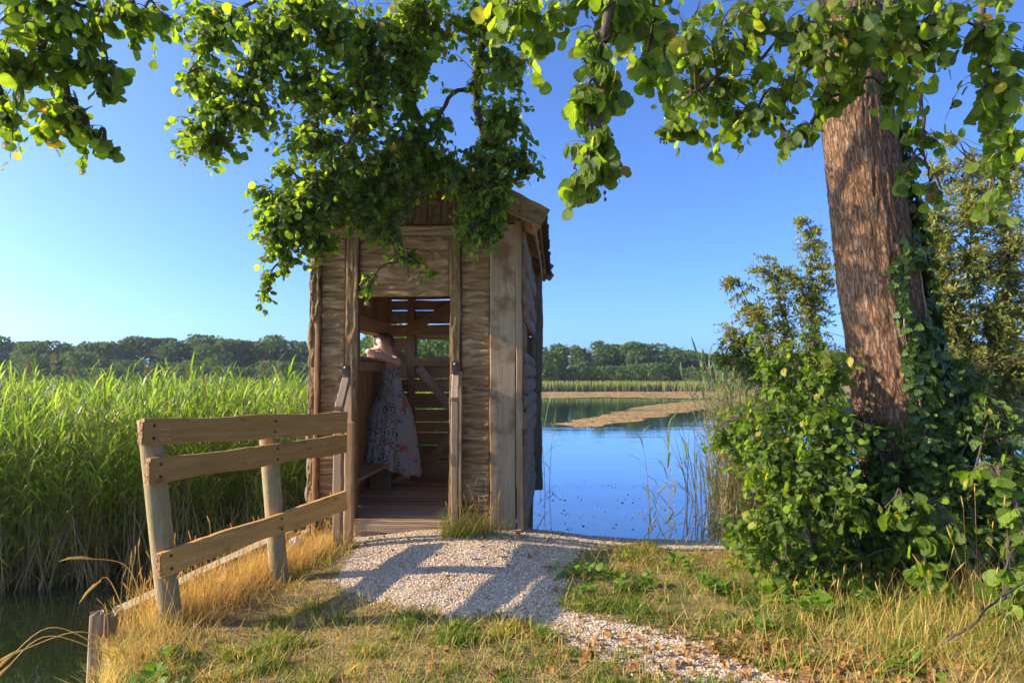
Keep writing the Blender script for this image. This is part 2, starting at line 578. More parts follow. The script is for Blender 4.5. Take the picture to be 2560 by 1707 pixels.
def ground_z(x, y):
    x, y = np.asarray(x, float), np.asarray(y, float)
    h = -.05 + .03 * (fbm(x * .9, y * .9, 0, 3) - .5) + .018 * (fbm(x * 5, y * 5, 0, 4) - .5)
    h = h + .155 * np.exp(-(((x + .35) / 1.15) ** 2 + ((y - 5.1) / .85) ** 2))      # mound in front of the doorway
    h = h + .10 * sstep(.6, 3.0, x) * sstep(6.0, 3.5, y)                           # rise under the tree
    d = seg_dist(x, y, LAND)
    inside = in_poly(x, y, LAND)
    wob = .05 * (fbm(x * 4, y * 4, 0, 12) - .5)
    sd = np.where(inside, d, -d) + wob
    k = sstep(-.16, .03, sd)
    far = sstep(84, 92, y + 1.5 * (vnoise(x * .15, 0, 0, 2) - .5))
    bed = -1.3 + 1.35 * far
    left_bed = sstep(-2.5, -6, x)
    return h * k + bed * (1 - k)


def grid(xs, ys):
    X, Y = np.meshgrid(xs, ys)
    nx, ny = len(xs), len(ys)
    i = np.arange(nx - 1)
    j = np.arange(ny - 1)
    I, J = np.meshgrid(i, j)
    a = (J * nx + I).ravel()
    T = np.concatenate([np.stack([a, a + 1, a + nx + 1], 1), np.stack([a, a + nx + 1, a + nx], 1)])
    return X.ravel(), Y.ravel(), T


xs = np.concatenate([[-900, -400, -200, -120, -80, -50, -30, -18, -12, -8, -6, -5, -4, -3.4], np.arange(-2.9, 4.2, .035), np.arange(4.3, 9, .25), [10, 12, 16, 22, 30, 45, 70, 110, 200, 400, 900]])
ys = np.concatenate([[-40, -15, -6, -3, -1.5, -.5, .3, .9, 1.4], np.arange(1.8, 6.4, .035), np.arange(6.5, 10, .2), [11, 13, 16, 20, 28, 40, 55, 70, 80, 83, 86, 89, 92, 96, 105, 120, 160, 300, 700, 1500]])
gx, gy, gT = grid(xs, ys)
gz = ground_z(gx, gy)
near = (gx > -2.9) & (gx < 4.2) & (gy > 1.8) & (gy < 6.4)
pm = np.where(near, path_mask(gx, gy), False).astype(float)
gz = gz + np.where(pm > 0, .006 * (fbm(gx * 30, gy * 30, 0, 77) - .5), 0)
k = NT('ground')
pmask = k.sep(k.co3())[0]
ob = k.obj()
vo = k.n('TexVoronoi', {'Vector': ob, 'Scale': 75.0})
vo2 = k.n('TexVoronoi', {'Vector': ob, 'Scale': 170.0})
bigp = k.noise(ob, 1.6, 4, .6)
grav = k.ramp(k.sep(vo.outputs['Color'])[0], [(0, (.36, .27, .19)), (.35, (.52, .40, .30)), (.7, (.62, .50, .38)), (1, (.72, .61, .49))])
grav = k.mix(k.math('MULTIPLY', k.ramp(bigp, [(.4, (0, 0, 0)), (.65, (1, 1, 1))]), .3), grav, (.40, .29, .20))
soil = k.ramp(k.noise(ob, 9, 6, .7), [(.3, (.11, .085, .03)), (.5, (.25, .18, .07)), (.68, (.40, .28, .12))])
edge = k.math('ADD', pmask, k.math('MULTIPLY', k.math('SUBTRACT', k.noise(ob, 16, 4, .7), .5), .9))
pf = k.ramp(edge, [(.42, (0, 0, 0)), (.58, (1, 1, 1))])
colg = k.mix(pf, soil, grav)
hgt = k.math('ADD', k.math('MULTIPLY', vo.outputs['Distance'], -.8), k.math('MULTIPLY', vo2.outputs['Distance'], -.4))
M['ground'] = k.end(k.pbsdf(colg, .95, k.bump(hgt, .8, .012), .15))
gm = tri_mesh('ground', np.stack([gx, gy, gz], 1), gT, np.stack([pm, pm, pm], 1), M['ground'], True)
tag(link('ground', gm), kind='structure')

# ---- water
k = NT('water')
ob = k.obj()
n1 = k.noise(k.mapping(ob, (1.0, 2.2, 1)), 2.2, 3, .5)
n2 = k.noise(k.mapping(ob, (.10, .6, 1)), 1.4, 4, .6)
n3 = k.noise(k.mapping(ob, (.02, .16, 1)), 1.0, 3, .5)
gust = k.ramp(n3, [(.42, (0, 0, 0)), (.62, (1, 1, 1))])
hh = k.math('ADD', k.math('MULTIPLY', n1, .22), k.math('MULTIPLY', k.math('MULTIPLY', n2, gust), 1.6))
nrm = k.bump(hh, .12, .05)
p = k.pbsdf((.014, .017, .008), .03, nrm, .5, IOR=1.33)
gl = k.n('BsdfGlossy', {'Color': (.74, .87, .93, 1), 'Roughness': .03, 'Normal': nrm}).outputs[0]
lw = k.n('Fresnel', {'IOR': 1.33, 'Normal': nrm}).outputs[0]
M['water'] = k.end(k.n('MixShader', {0: k.math('MINIMUM', k.math('MULTIPLY_ADD', lw, 1.1, .16), .95), 1: p, 2: gl}).outputs[0])
wx, wy, wT = grid(np.array([-900, -60, -10, 0, 10, 60, 900.]), np.array([-40, 0, 10, 30, 60, 120, 1500.]))
tag(link('water', tri_mesh('water', np.stack([wx, wy, np.full_like(wx, WATER_Z)], 1), wT, None, M['water'], True)), kind='structure')

# ------------------------------------------------------------------ the hut
YAW = R(3.8)
HUT_O = np.array([-.843, 5.31, 0.0])
HR = np.array([math.cos(YAW), -math.sin(YAW), 0])
HD = np.array([math.sin(YAW), math.cos(YAW), 0])
FLOOR_Z = .16
D_BACK = 2.26


def loc(vx, vy, w=0.0):
    """photo point (V pixels) -> hut local (t, w, z) on the plane at depth w"""
    d = ray(vx, vy)
    o = np.array([0, 0, CAM_H])
    s = ((HUT_O + HD * w - o) @ HD) / (d @ HD)
    p = o + d * s - HUT_O
    return np.array([p @ HR, w, p[2]])


def to_world(l):
    return HUT_O + HR * l[0] + HD * l[1] + np.array([0, 0, l[2]])


hut = empty('wooden_hut', HUT_O, -YAW, 'bark-clad wooden bird hide with open doorway standing at the edge of the lake', 'hut')


def bark_panel(name, x0, x1, z0, z1, y, mat, fiss='h', depth=.018, seed=0, parent=None, label=None, th=.03, res=.011, ragged=.004):
    """sheet of bark with real ridges, facing -Y, front at about y"""
    nx = max(6, int((x1 - x0) / res))
    nz = max(6, int((z1 - z0) / res))
    xs_ = np.linspace(x0, x1, nx)
    zs_ = np.linspace(z0, z1, nz)
    X, Z, T = grid(xs_, zs_)
    a, b = (X, Z) if fiss == 'h' else (Z, X)
    wv = b + .03 * (fbm(a * 6, b * 5, 0, seed) - .5)
    n = np.abs(fbm(a * 5, wv * 38, 0, seed + 1, 3) - .5) * 2
    n2 = fbm(a * 4.5, wv * 60, 0, seed + 2, 2)
    hgt = np.clip(1 - n * 3.0, 0, 1) ** 1.4 * .75 + np.clip(n2 * 1.6 - .45, 0, 1) * .5
    ed = np.minimum.reduce([X - x0, x1 - X, Z - z0, z1 - Z])
    Y = y - depth * hgt * sstep(-.002, .012, ed)
    e = (vnoise(Z * 14, 0, 0, seed + 5) - .5) * ragged * 2
    X = np.where(X <= x0 + 1e-6, X + e, np.where(X >= x1 - 1e-6, X + e, X))
    V = np.stack([X, Y, Z], 1)
    mb = MB().add(V, T, np.stack([hgt, hgt, hgt], 1))
    # sides and back
    Bv = np.array([(x0, y, z0), (x1, y, z0), (x1, y, z1), (x0, y, z1), (x0, y + th, z0), (x1, y + th, z0), (x1, y + th, z1), (x0, y + th, z1)])
    Bt = [(0, 4, 5), (0, 5, 1), (1, 5, 6), (1, 6, 2), (2, 6, 7), (2, 7, 3), (3, 7, 4), (3, 4, 0), (4, 7, 6), (4, 6, 5)]
    mb.add(Bv, Bt)
    o = mb.build(name, mat, parent, True)
    if label: o['label'] = label
    return o


def lx(vx, vy=800, w=0.0): return loc(vx, vy, w)[0]
def lz(vy, vx=930, w=0.0): return loc(vx, vy, w)[2]


xL0, xL1, xP0, xD0, xD1, xP1, xB1, xT0, xT1 = [lx(v) for v in (712, 737, 795, 823, 1034, 1058, 1126, 1186, 1200)]
zTop, zBeam0, zLint, zGround = lz(521), lz(541), lz(681), -.02
bark_panel('bark_panel', xL1, xP0 - .003, .05, zBeam0 - .004, .0, M['bark_h'], 'h', .024, 1, hut, res=.0065)
bark_panel('bark_panel', xP1 + .003, xB1 - .003, .03, zBeam0 - .004, .0, M['bark_h'], 'h', .015, 2, hut, res=.0065)
bark_panel('lintel_panel', xD0 + .003, xD1 - .003, zLint, zBeam0 - .004, .0, M['bark_h'], 'h', .013, 3, hut, res=.0075)
bark_panel('door_post', xP0, xD0, .02, zBeam0 - .002, -.028, M['bark_post'], 'v', .009, 4, hut, None, .075, .008)
bark_panel('door_post', xD1, xP1, .02, zBeam0 - .002, -.028, M['bark_post'], 'v', .009, 5, hut, None, .075, .008)
bark_panel('corner_post', xL0, xL1 - .003, -.05, zTop, -.02, M['bark_post'], 'v', .03, 6, hut, 'left corner post with rough bark', .09, .008, .01)
plank('corner_batten', (xL1 - .018, -.052, .0), (xL1 - .012, -.052, lz(745)), .03, .018, M['end_grain'], hut, (0, 1, 0), 20, .002, .012)
# pale peeled board with dark stains and its trim strip
pb = plank('pale_board', ((xB1 + xT0) / 2, -.012, -.02), ((xB1 + xT0) / 2 - .003, -.012, zTop), xT0 - xB1 - .006, .035, M['pale_board'], hut, (0, 1, 0), 24, .0015, .01)
pb['label'] = 'pale peeled board with dark stains at the right corner'
plank('corner_trim', ((xT0 + xT1) / 2 + .006, -.004, -.03), ((xT0 + xT1) / 2 - .004, -.004, zTop + .02), xT1 - xT0, .06, M['trim'], hut, (0, 1, 0), 20, .002, .008)
# beam under the gable (two boards)
plank('tie_beam', (xL0 - .02, -.035, (zTop + zBeam0) / 2 + .008), (xB1 + .03, -.035, (zTop + zBeam0) / 2 + .014), (zTop - zBeam0) * .62, .05, M['barge'], hut, (0, 1, 0), 14, .003, .01)
plank('tie_beam', (xL0, -.02, zBeam0 + .006), (xB1 + .02, -.02, zBeam0 + .010), (zTop - zBeam0) * .5, .05, M['grey_wood'], hut, (0, 1, 0), 14, .003, .01)
# gable: upright bark boards
apex = loc(955, 362, -.02)
cx = (xL0 + xT1) / 2
zR = apex[2]
half = (xT1 - xL0) / 2
slope = (zR - zTop - .02) / (half + .12)
ng = 9
gw = (xT1 - xL0) / ng
for i in range(ng):
    a, b = xL0 + i * gw + .003, xL0 + (i + 1) * gw - .003
    m = (a + b) / 2
    top = zR - slope * abs(m - cx) - .03
    if top - zTop > .05:
        bark_panel('gable_board', a, b, zTop + .012, top, -.006 + .006 * (i % 2), M['bark_v'], 'v', .02, 20 + i, hut, None, .03, .011)
# roof: rafters boards + shingles
RW0, RW1 = -.30, D_BACK + .32
OV = .15
for sgn in (-1, 1):
    ex = cx + sgn * (half + OV)
    ez = zR - slope * (half + OV)
    n = np.array([slope * sgn, 0, 1.0]); n = n / np.linalg.norm(n)
    dn = norm(np.array([sgn, 0, -slope]))
    Ls = (half + OV) / dn[0] * sgn
    # deck boards
    for i in range(6):
        s0, s1 = Ls * i / 6 + .004, Ls * (i + 1) / 6 - .004
        c = np.array([cx, 0, zR]) + dn * (s0 + s1) / 2
        plank('roof_board', (c[0], RW0 + .02, c[2]), (c[0], RW1 - .02, c[2]), s1 - s0, .02, M['inner'], hut, tuple(n), 6, .002)
    # shingles
    rows, cols = 7, 20
    smesh = []
    for q in range(4):
        V, T = beam_geo((Ls / rows) * 1.45, (RW1 - RW0) / cols * .94, .014, 2, .004, .003, 400 + q)
        smesh.append(tri_mesh('shingle', V, T, None, M['shingle']))
    for i in range(rows):
        for j in range(cols):
            w = RW0 + (j + .5) * (RW1 - RW0) / cols + rng.normal(0, .003)
            s0 = Ls * i / rows - .02 + rng.normal(0, .010)
            p0 = np.array([cx, w, zR]) + dn * s0 + n * .034
            p1 = p0 + dn * .1 - n * .007
            o = link('shingle', smesh[(i * 7 + j * 3) % 4], hut)
            o.matrix_local = frame(p0, p1, n)
    # barge board on the front
    p0 = np.array([cx + sgn * .01, RW0 - .018, zR - .03])
    p1 = p0 + dn * (Ls + .02)
    bo = plank('barge_board', p0, p1, .155, .03, M['barge'], hut, (0, 1, 0), 14, .003, .015)
    plank('barge_board', np.array([cx, RW1 + .018, zR - .03]), np.array([cx, RW1 + .018, zR - .03]) + dn * Ls, .12, .025, M['barge'], hut, (0, 1, 0), 10, .003)
    # rafters seen under the eave
    for w in (-.02, .5, 1.0, 1.5, 2.0):
        p0 = np.array([cx, w + .06, zR - .07])
        plank('rafter', p0 + dn * .05, p0 + dn * (Ls - .05), .07, .05, M['inner'], hut, (0, 1, 0), 4)
    plank('eave_board', (ex - sgn * .05, RW0 + .03, ez - .045), (ex - sgn * .05, RW1 - .03, ez - .045), .05, .02, M['inner'], hut, (1, 0, 0), 6)
# loose shingle boards at the rear right eave
e0 = loc(1248, 604, RW1 - .1)
plank('eave_board', (e0[0] - .12, RW1 - .05, e0[2] + .06), (e0[0] + .09, RW1 - .04, e0[2] - .07), .12, .02, M['grey_wood'], hut, (0, 1, 0), 5, .004)
plank('eave_board', (e0[0] - .10, RW1 - .02, e0[2] - .01), (e0[0] + .10, RW1 - .02, e0[2] - .16), .10, .02, M['grey_wood'], hut, (0, 1, 0), 5, .004)
plank('ridge_cap', (cx, RW0 - .03, zR + .045), (cx, RW1 + .03, zR + .045), .12, .02, M['shingle'], hut, (0, 0, 1), 8)

# side walls: half-round log slabs with wavy edges
SILL, WTOP = 1.45, 1.69


def slab(side, z0, z1, w0, w1, seed, mat):
    r = np.random.default_rng(seed)
    nseg = 26
    ws = np.linspace(w0, w1, nseg)
    bulge = r.uniform(.018, .034) if side < 0 else r.uniform(.028, .050)
    base = xL0 + .015 if side < 0 else xT1 - .005
    V = []
    na = 7
    for w in ws:
        zz0 = z0 + .018 * (vnoise(w * 6, seed) - .5) * 2
        zz1 = z1 + .018 * (vnoise(w * 6, seed + 50) - .5) * 2
        bb = bulge * (.75 + .5 * vnoise(w * 4, seed + 9))
        for a in np.linspace(0, math.pi, na):
            V.append((base + side * (bb * math.sin(a) ** .8), w, (zz0 + zz1) / 2 - (zz1 - zz0) / 2 * math.cos(a)))
    V = np.array(V)
    T = []
    for i in range(nseg - 1):
        for j in range(na):
            a, b = i * na + j, i * na + (j + 1) % na
            c, d = a + na, b + na
            T += [(a, c, d), (a, d, b)]
    for i0 in (0, (nseg - 1) * na):
        for j in range(1, na - 1):
            T.append((i0, i0 + j, i0 + j + 1))
    V[:, 0] += side * .006 * (fbm(V[:, 1] * 14, V[:, 2] * 40, 0, seed) - .5)
    # object space with X along the log for the bark grain
    o = link('log_slab', tri_mesh('log_slab', np.stack([V[:, 1], V[:, 0], V[:, 2]], 1), T, None, mat, True), hut)
    o.matrix_local = Matrix(((0, 1, 0, 0), (1, 0, 0, 0), (0, 0, 1, 0), (0, 0, 0, 1)))
    return o


zEave = zR - slope * half
for side in (-1, 1):
    z = .02
    i = 0
    while z < zEave - .06:
        h = rng.uniform(.14, .26) if side < 0 else rng.uniform(.105, .165)
        z1 = min(z + h, zEave - .01)
        if z < SILL < z1: z1 = SILL
        if z >= SILL - .01 and z < WTOP - .02:
            slab(side, z, WTOP, -.01, .17, 900 + i + side * 300, M['slab'])
            slab(side, z, WTOP, D_BACK - .14, D_BACK + .06, 950 + i + side * 300, M['slab'])
            z = WTOP
            continue
        slab(side, z + .003, z1 + .012, rng.uniform(-.03, .015), D_BACK + rng.uniform(.0, .06), 700 + i + side * 200, M['slab'])
        z = z1
        i += 1
# rear right slab post that hangs over the water
q0, q1 = loc(1236, 590, D_BACK), loc(1229, 1122, D_BACK)
V, T = beam_geo(q0[2] - q1[2] + .02, .10, .05, 30, .004, .012, 31, .03)
o = link('rear_post', tri_mesh('rear_post', V, T, None, M['grey_wood']), hut)
o.matrix_local = frame((xT1 + .055, D_BACK - .06, q1[2]), (xT1 + .055, D_BACK - .06, q0[2]), (0, 1, 0))
plank('rear_post', (xL0 - .05, D_BACK - .06, .1), (xL0 - .05, D_BACK - .06, zEave - .02), .08, .05, M['grey_wood'], hut, (0, 1, 0), 20, .004, .02)
for sx, w in ((xL0 + .06, D_BACK - .03), (xT1 - .06, D_BACK - .03), (xT1 - .06, .10), (xL0 + .06, .10)):
    plank('foundation_post', (sx, w, -1.3), (sx, w, .12), .12, .12, M['grey_wood'], hut, (0, 1, 0), 8, .003)

# floor boards across, threshold, footing
nb = 16
for i in range(nb):
    w0 = .03 + i * (D_BACK - .03) / nb
    w1 = w0 + (D_BACK - .03) / nb - .007
    plank('floor_board', (xL0 + .07, (w0 + w1) / 2, FLOOR_Z - .018 + rng.normal(0, .002)), (xT1 - .06, (w0 + w1) / 2, FLOOR_Z - .018 + rng.normal(0, .002)), w1 - w0, .035, M['floor'], hut, (0, 0, 1), 4, .001)
plank('threshold', (xD0 + .002, -.02, FLOOR_Z - .01), (xD1 - .002, -.02, FLOOR_Z - .014), .09, .035, M['trim'], hut, (0, 0, 1), 6, .002)
plank('threshold', (xD0 - .03, -.05, FLOOR_Z - .052), (xD1 + .01, -.05, FLOOR_Z - .056), .06, .04, M['grey_wood'], hut, (0, 1, 0), 8, .003)
plank('footing', (xP0 - .05, .0, .02), (xT1 - .01, .0, .02), .17, .10, M['concrete'], hut, (0, 1, 0), 14, .006)

# back wall planks with gaps of light
gaps_v = [690, 713, 745, 775, 806.5, 836, 869.5, 901, 938.5, 968, 992, 1021.5, 1056.5, 1084]
zs = [lz(v, 930, D_BACK) for v in gaps_v]
zs = [zEave + .12] + zs + [FLOOR_Z - .03]
xb0, xb1 = xL0 + .03, xT1 - .02
xw0 = lx(957, 800, D_BACK)          # window left side
for i in range(len(zs) - 1):
    z1, z0 = zs[i] - .006, zs[i + 1] + .006
    if i == 1: z1, z0 = zs[i] - .001, zs[i + 1] + .001
    zc, h = (z1 + z0) / 2, abs(z1 - z0)
    a1 = xb1
    if SILL + .02 < zc < WTOP + .05 or (z0 > SILL - .02 and z1 < WTOP + .07):
        plank('wall_plank', (xb0, D_BACK, zc), (xw0 - .01, D_BACK, zc), h, .022, M['inner'], hut, (0, 1, 0), 5, .002, .006)
        plank('wall_plank', (xw0 + .62, D_BACK, zc), (xb1, D_BACK, zc), h, .022, M['inner'], hut, (0, 1, 0), 3, .002, .006)
    else:
        plank('wall_plank', (xb0, D_BACK, zc), (xb1, D_BACK, zc), h, .022, M['inner'], hut, (0, 1, 0), 9, .002, .006)
wb = D_BACK - .045
zsill_b, zwt_b = lz(820, 990, wb), lz(779, 990, wb)
plank('wall_stud', (lx(945, 800, wb), wb, FLOOR_Z), (lx(945, 800, wb), wb, zEave + .1), .085, .05, M['inner'], hut, (0, 1, 0), 8, .002)
plank('window_sill', (xw0 - .03, wb - .005, zsill_b - .05), (xb1 - .04, wb - .005, zsill_b - .05), .105, .05, M['inner'], hut, (0, 1, 0), 6, .002)
plank('window_sill', (xw0 - .03, D_BACK, zsill_b - .006), (xb1 - .04, D_BACK, zsill_b - .006), .10, .02, M['trim'], hut, (0, 0, 1), 6, .001)
plank('window_head', (xw0 - .03, wb - .005, lz(757, 990, wb)), (xb1 - .04, wb - .005, lz(757, 990, wb)), .105, .05, M['inner'], hut, (0, 1, 0), 6, .002)
plank('window_head', (xw0 - .01, wb + .02, lz(773, 990, wb)), (xb1 - .04, wb + .02, lz(776, 990, wb)), .065, .03, M['inner'], hut, (0, 1, 0), 6, .005)
plank('window_frame', (xw0 - .005, wb + .02, zsill_b), (xw0 - .005, wb + .02, zwt_b + .05), .03, .04, M['grey_wood'], hut, (0, 1, 0), 5, .002)
plank('brace', loc(955, 748, wb - .03), loc(1062, 690, wb - .03), .105, .04, M['inner'], hut, (0, 1, 0), 5, .002)
plank('brace', loc(962, 845, wb - .03), loc(1060, 965, wb - .03), .10, .04, M['floor'], hut, (0, 1, 0), 5, .002)
plank('brace', loc(1060, 972, wb - .03), loc(985, 1062, wb - .03), .10, .04, M['inner'], hut, (0, 1, 0), 5, .002)
plank('ledge', (xw0 - .02, wb - .03, lz(1047, 990, wb)), (xb1 - .04, wb - .03, lz(1047, 990, wb)), .05, .05, M['inner'], hut, (0, 1, 0), 5, .002)
# left wall lining: upright boards under and over the window, sill, head, corner studs
xw = xL0 + .055
nv = 10
for i in range(nv):
    w0 = .10 + i * (D_BACK - .16) / nv
    w1 = w0 + (D_BACK - .16) / nv - .016
    plank('lining_board', (xw, (w0 + w1) / 2, FLOOR_Z), (xw, (w0 + w1) / 2, SILL - .06), w1 - w0, .018, M['inner_warm'], hut, (1, 0, 0), 5, .001)
    plank('lining_board', (xw, (w0 + w1) / 2, WTOP + .08), (xw, (w0 + w1) / 2, zEave + .02), w1 - w0, .018, M['inner_warm'], hut, (1, 0, 0), 4, .001)
    xr = xT1 - .055
    plank('lining_board', (xr, (w0 + w1) / 2, FLOOR_Z), (xr, (w0 + w1) / 2, SILL - .06), w1 - w0, .018, M['inner'], hut, (1, 0, 0), 5, .001)
    plank('lining_board', (xr, (w0 + w1) / 2, WTOP + .08), (xr, (w0 + w1) / 2, zEave + .02), w1 - w0, .018, M['inner'], hut, (1, 0, 0), 4, .001)
for xx, dx in ((xL0 + .03, 1), (xT1 - .03, -1)):
    plank('window_sill', (xx + .02 * dx, .10, SILL - .015), (xx + .02 * dx, D_BACK - .05, SILL - .015), .15, .03, M['floor'], hut, (0, 0, 1), 6, .001)
    plank('sill_rail', (xx + .05 * dx, .10, SILL - .085), (xx + .05 * dx, D_BACK - .05, SILL - .085), .10, .04, M['inner'], hut, (1, 0, 0), 6, .001)
    plank('window_head', (xx + .02 * dx, .10, WTOP + .012), (xx + .02 * dx, D_BACK - .05, WTOP + .03), .10, .024, M['inner_warm'], hut, (0, 0, 1), 6, .001)
    plank('head_rail', (xx + .05 * dx, .10, WTOP + .09), (xx + .05 * dx, D_BACK - .05, WTOP + .10), .13, .05, M['inner'], hut, (1, 0, 0), 6, .001)
    plank('corner_stud', (xx + .04 * dx, D_BACK - .07, FLOOR_Z), (xx + .04 * dx, D_BACK - .07, zEave), .07, .07, M['inner'], hut, (0, 1, 0), 6, .001)
    plank('window_post', (xx - .005 * dx, D_BACK - .16, SILL), (xx - .005 * dx, D_BACK - .16, WTOP), .06, .05, M['shingle'], hut, (1, 0, 0), 3, .001)

# bench inside along the left wall
bench = empty('bench', to_world((xL0 + .2, 1.0, FLOOR_Z)), -YAW, 'low plank bench along the left wall inside the hut, under the woman', 'bench')
for i, dx in enumerate((-.07, .065)):
    plank('seat_board', (dx, -.86, .255), (dx, .62, .255), .128, .03, M['floor'], bench, (0, 0, 1), 6, .001)
for w in (-.7, .45):
    plank('support', (0, w, .0), (0, w, .24), .22, .05, M['inner'], bench, (0, 1, 0), 3, .001)

# ------------------------------------------------------------------ entrance handrails
for sx, vtop, vrail, vpx, nm in ((-1, (797, 848), (780, 940), 775, 'left'), (1, (1047, 840), (1046, 918), 1043, 'right')):
    wpost = -.42 if sx < 0 else -.24
    top = loc(vrail[0], vrail[1], wpost)
    wl = loc(vtop[0], vtop[1], -.06)
    base = np.array([loc(vpx, 1180, wpost)[0], wpost, 0.0])
    lbl = ('weathered left handrail of the hut entrance, meeting the fence rails' if sx < 0
           else 'weathered right handrail of the hut entrance, with dry grass at its foot')
    hr = empty('handrail', to_world(base), -YAW, lbl, 'handrail', 'handrails of the hut entrance')
    L = lambda p: np.asarray(p, float) - base
    plank('post', L((top[0], wpost, -.15)), L((top[0], wpost, top[2] - .012)), .052 if sx > 0 else .06, .075, M['trim'], hr, (0, 1, 0), 14, .002, .006)
    plank('rail', L((top[0], wpost - .02, top[2])), L((wl[0], -.055, wl[2] - .06)), .058, .055, M['grey_wood'], hr, (0, 0, 1), 8, .002)
    bx = wl[0]
    plank('board', L((bx + .012, -.075, .12)), L((bx + .012, -.075, wl[2] - .05)), .075, .02, M['inner'], hr, (0, 1, 0), 10, .002)
    if sx < 0:
        plank('lower_board', L((top[0] + .045, wpost + .10, -.1)), L((top[0] + .045, wpost + .10, top[2] - .1)), .06, .05, M['inner'], hr, (0, 1, 0), 10, .002)
    br = plank('bracket', L((bx, -.088, wl[2] - .045)), L((bx, -.088, wl[2] + .035)), .062, .012, M['metal'], hr, (0, 1, 0), 2, .0)
    br2 = plank('bracket', L((bx, -.115, wl[2] - .055)), L((bx, -.07, wl[2] - .055)), .062, .008, M['metal'], hr, (0, 0, 1), 2, .0)
    mb = MB()
    mb.add(*tube([(bx, -.088, wl[2] + .012), (bx, -.106, wl[2] + .012), (bx, -.110, wl[2] + .012)], [.013, .012, .006], 10))
    bt = mb.build('bolt', M['bolt'], hr, True)
    bt.location = -Vector(base)

# ------------------------------------------------------------------ fence, edging beam, stakes
FL, FR = np.array([-2.0, 3.63, 0]), np.array([-1.27, 4.86, 0])
fdir = norm(FR - FL)
fnorm = np.array([fdir[1], -fdir[0], 0])        # towards the path
fence = empty('wooden_fence', FL, 0, 'three-rail plank fence with two leaning round posts left of the path to the hut', 'fence')


def fz(vy, vx, P): return CAM_H + (ray(vx, vy)[2] / ray(vx, vy)[1]) * P[1]


def fence_post(vtx, vty, vbx, vby, Y, rr, seed):
    t, b = at(vtx, vty, Y), at(vbx, vby, Y)
    b = b + (b - t) * .25
    P = np.linspace(b, t, 30)
    V, T = tube(P, rr, 20)
    c = P[np.repeat(np.arange(30), 20)]
    d = V - c
    ang = np.arctan2(d[:, 1], d[:, 0])
    sc = 1 + .05 * (fbm(np.cos(ang) * 2, np.sin(ang) * 2, V[:, 2] * 3, seed) - .5)
    V = c + d * sc[:, None]
    # drying crack facing the path
    crack = np.exp(-((ang + 1.15 + .08 * np.sin(V[:, 2] * 5)) / .09) ** 2) * sstep(t[2] - .75, t[2] - .55, V[:, 2]) * (V[:, 2] < t[2] - .25)
    V = c + (V - c) * (1 - .16 * crack)[:, None]
    o = link('post', tri_mesh('post', V - FL, T, None, M['fence_post'], True), fence)
    return o


fence_post(342, 962, 392, 1430, 3.66, .058, 3)
fence_post(612, 955, 640, 1310, 4.36, .055, 4)
rails = [((318, 992), (786, 971), .128), ((333, 1082), (785, 1019), .128), ((358, 1295), (785, 1150), .128)]
for i, (a, b, w) in enumerate(rails):
    za, zb = fz(a[1], a[0], FL), fz(b[1], b[0], FR)
    p0 = at(a[0], a[1], FL[1] - .05)
    p1 = at(b[0], b[1], FR[1] - .02)
    off = fnorm * .03
    _seed[0] += 1
    Lr = float(np.linalg.norm(p1 - p0))
    V, T = beam_geo(Lr, w, .038, 28, .0012, .005, 50 + i, .022)
    V[:, 2] *= np.interp(V[:, 0], [0, Lr], [1.0, .98 if i else 1.12])
    o = link('rail', tri_mesh('rail', V, T, None, M['fence']), fence)
    o.matrix_local = frame(p0 - FL + off, p1 - FL + off, fnorm)
    ng_ = 5
    for q in range(1):
        gy_, gz_ = np.linspace(-.018, .018, 7), np.linspace(-w / 2 + .004, w / 2 - .004, 22)
        A, B, TT = grid(gy_, gz_)
        dd = -.004 - .010 * fbm(A * 160, B * 110, 0, 60 + i)
        e = link('end_grain', tri_mesh('end_grain', np.stack([dd, A, B], 1), TT, None, M['end_grain'], False), o)
    for xn in (.055, Lr * .575):
        for zn in (-w * .26, w * .26):
            V, T = tube([(xn, .017, zn), (xn, .0235, zn), (xn, .026, zn)], [.0085, .008, .004], 8)
            link('nail', tri_mesh('nail', V, T, None, M['metal'], True), o)

BL, BR = np.array([-2.10, 3.72, -.03]), np.array([-1.66, 5.12, .075])
bw = plank('edging_beam', BL, BR, .10, .10, M['edging'], None, (0, 0, 1), 10, .003)
tag(bw, 'long squared timber edging the bank below the fence above the pond', 'timber')
bw2 = plank('edging_board', BL + [.02, .02, -.16], BR + [.02, 0, -.2], .22, .05, M['inner_warm'], None, (1, -.3, 0), 8, .003)
tag(bw2, 'upright retaining board under the edging timber, half hidden in dry grass', 'board')


def stake(vx, vy, Y, r, seed, label):
    t = at(vx, vy, Y)
    P = np.stack([np.full(24, t[0]), np.full(24, t[1]), np.linspace(-1.2, t[2], 24)], 1)
    P[:, 0] += .02 * (P[:, 2] - t[2])
    V, T = tube(P, r, 16)
    c = P[np.repeat(np.arange(24), 16)]
    d = V - c
    ang = np.arctan2(d[:, 1], d[:, 0])
    V = c + d * (1 + .45 * (fbm(np.cos(ang) * 2.2 + seed, np.sin(ang) * 2.2, V[:, 2] * 1.2, seed) - .5))[:, None]
    V[-16:, 2] += .025 * (vnoise(np.cos(ang[-16:]) * 3, np.sin(ang[-16:]) * 3, 0, seed) - .5)
    # object X along the stake for the grain
    o = link('wooden_stake', tri_mesh('wooden_stake', np.stack([V[:, 2], V[:, 0] - t[0], V[:, 1] - t[1]], 1), T, None, M['stake']))
    o.matrix_local = Matrix(((0, 1, 0, t[0]), (0, 0, 1, t[1]), (1, 0, 0, 0), (0, 0, 0, 1)))
    tag(o, label, 'stake', 'stakes holding the bank')


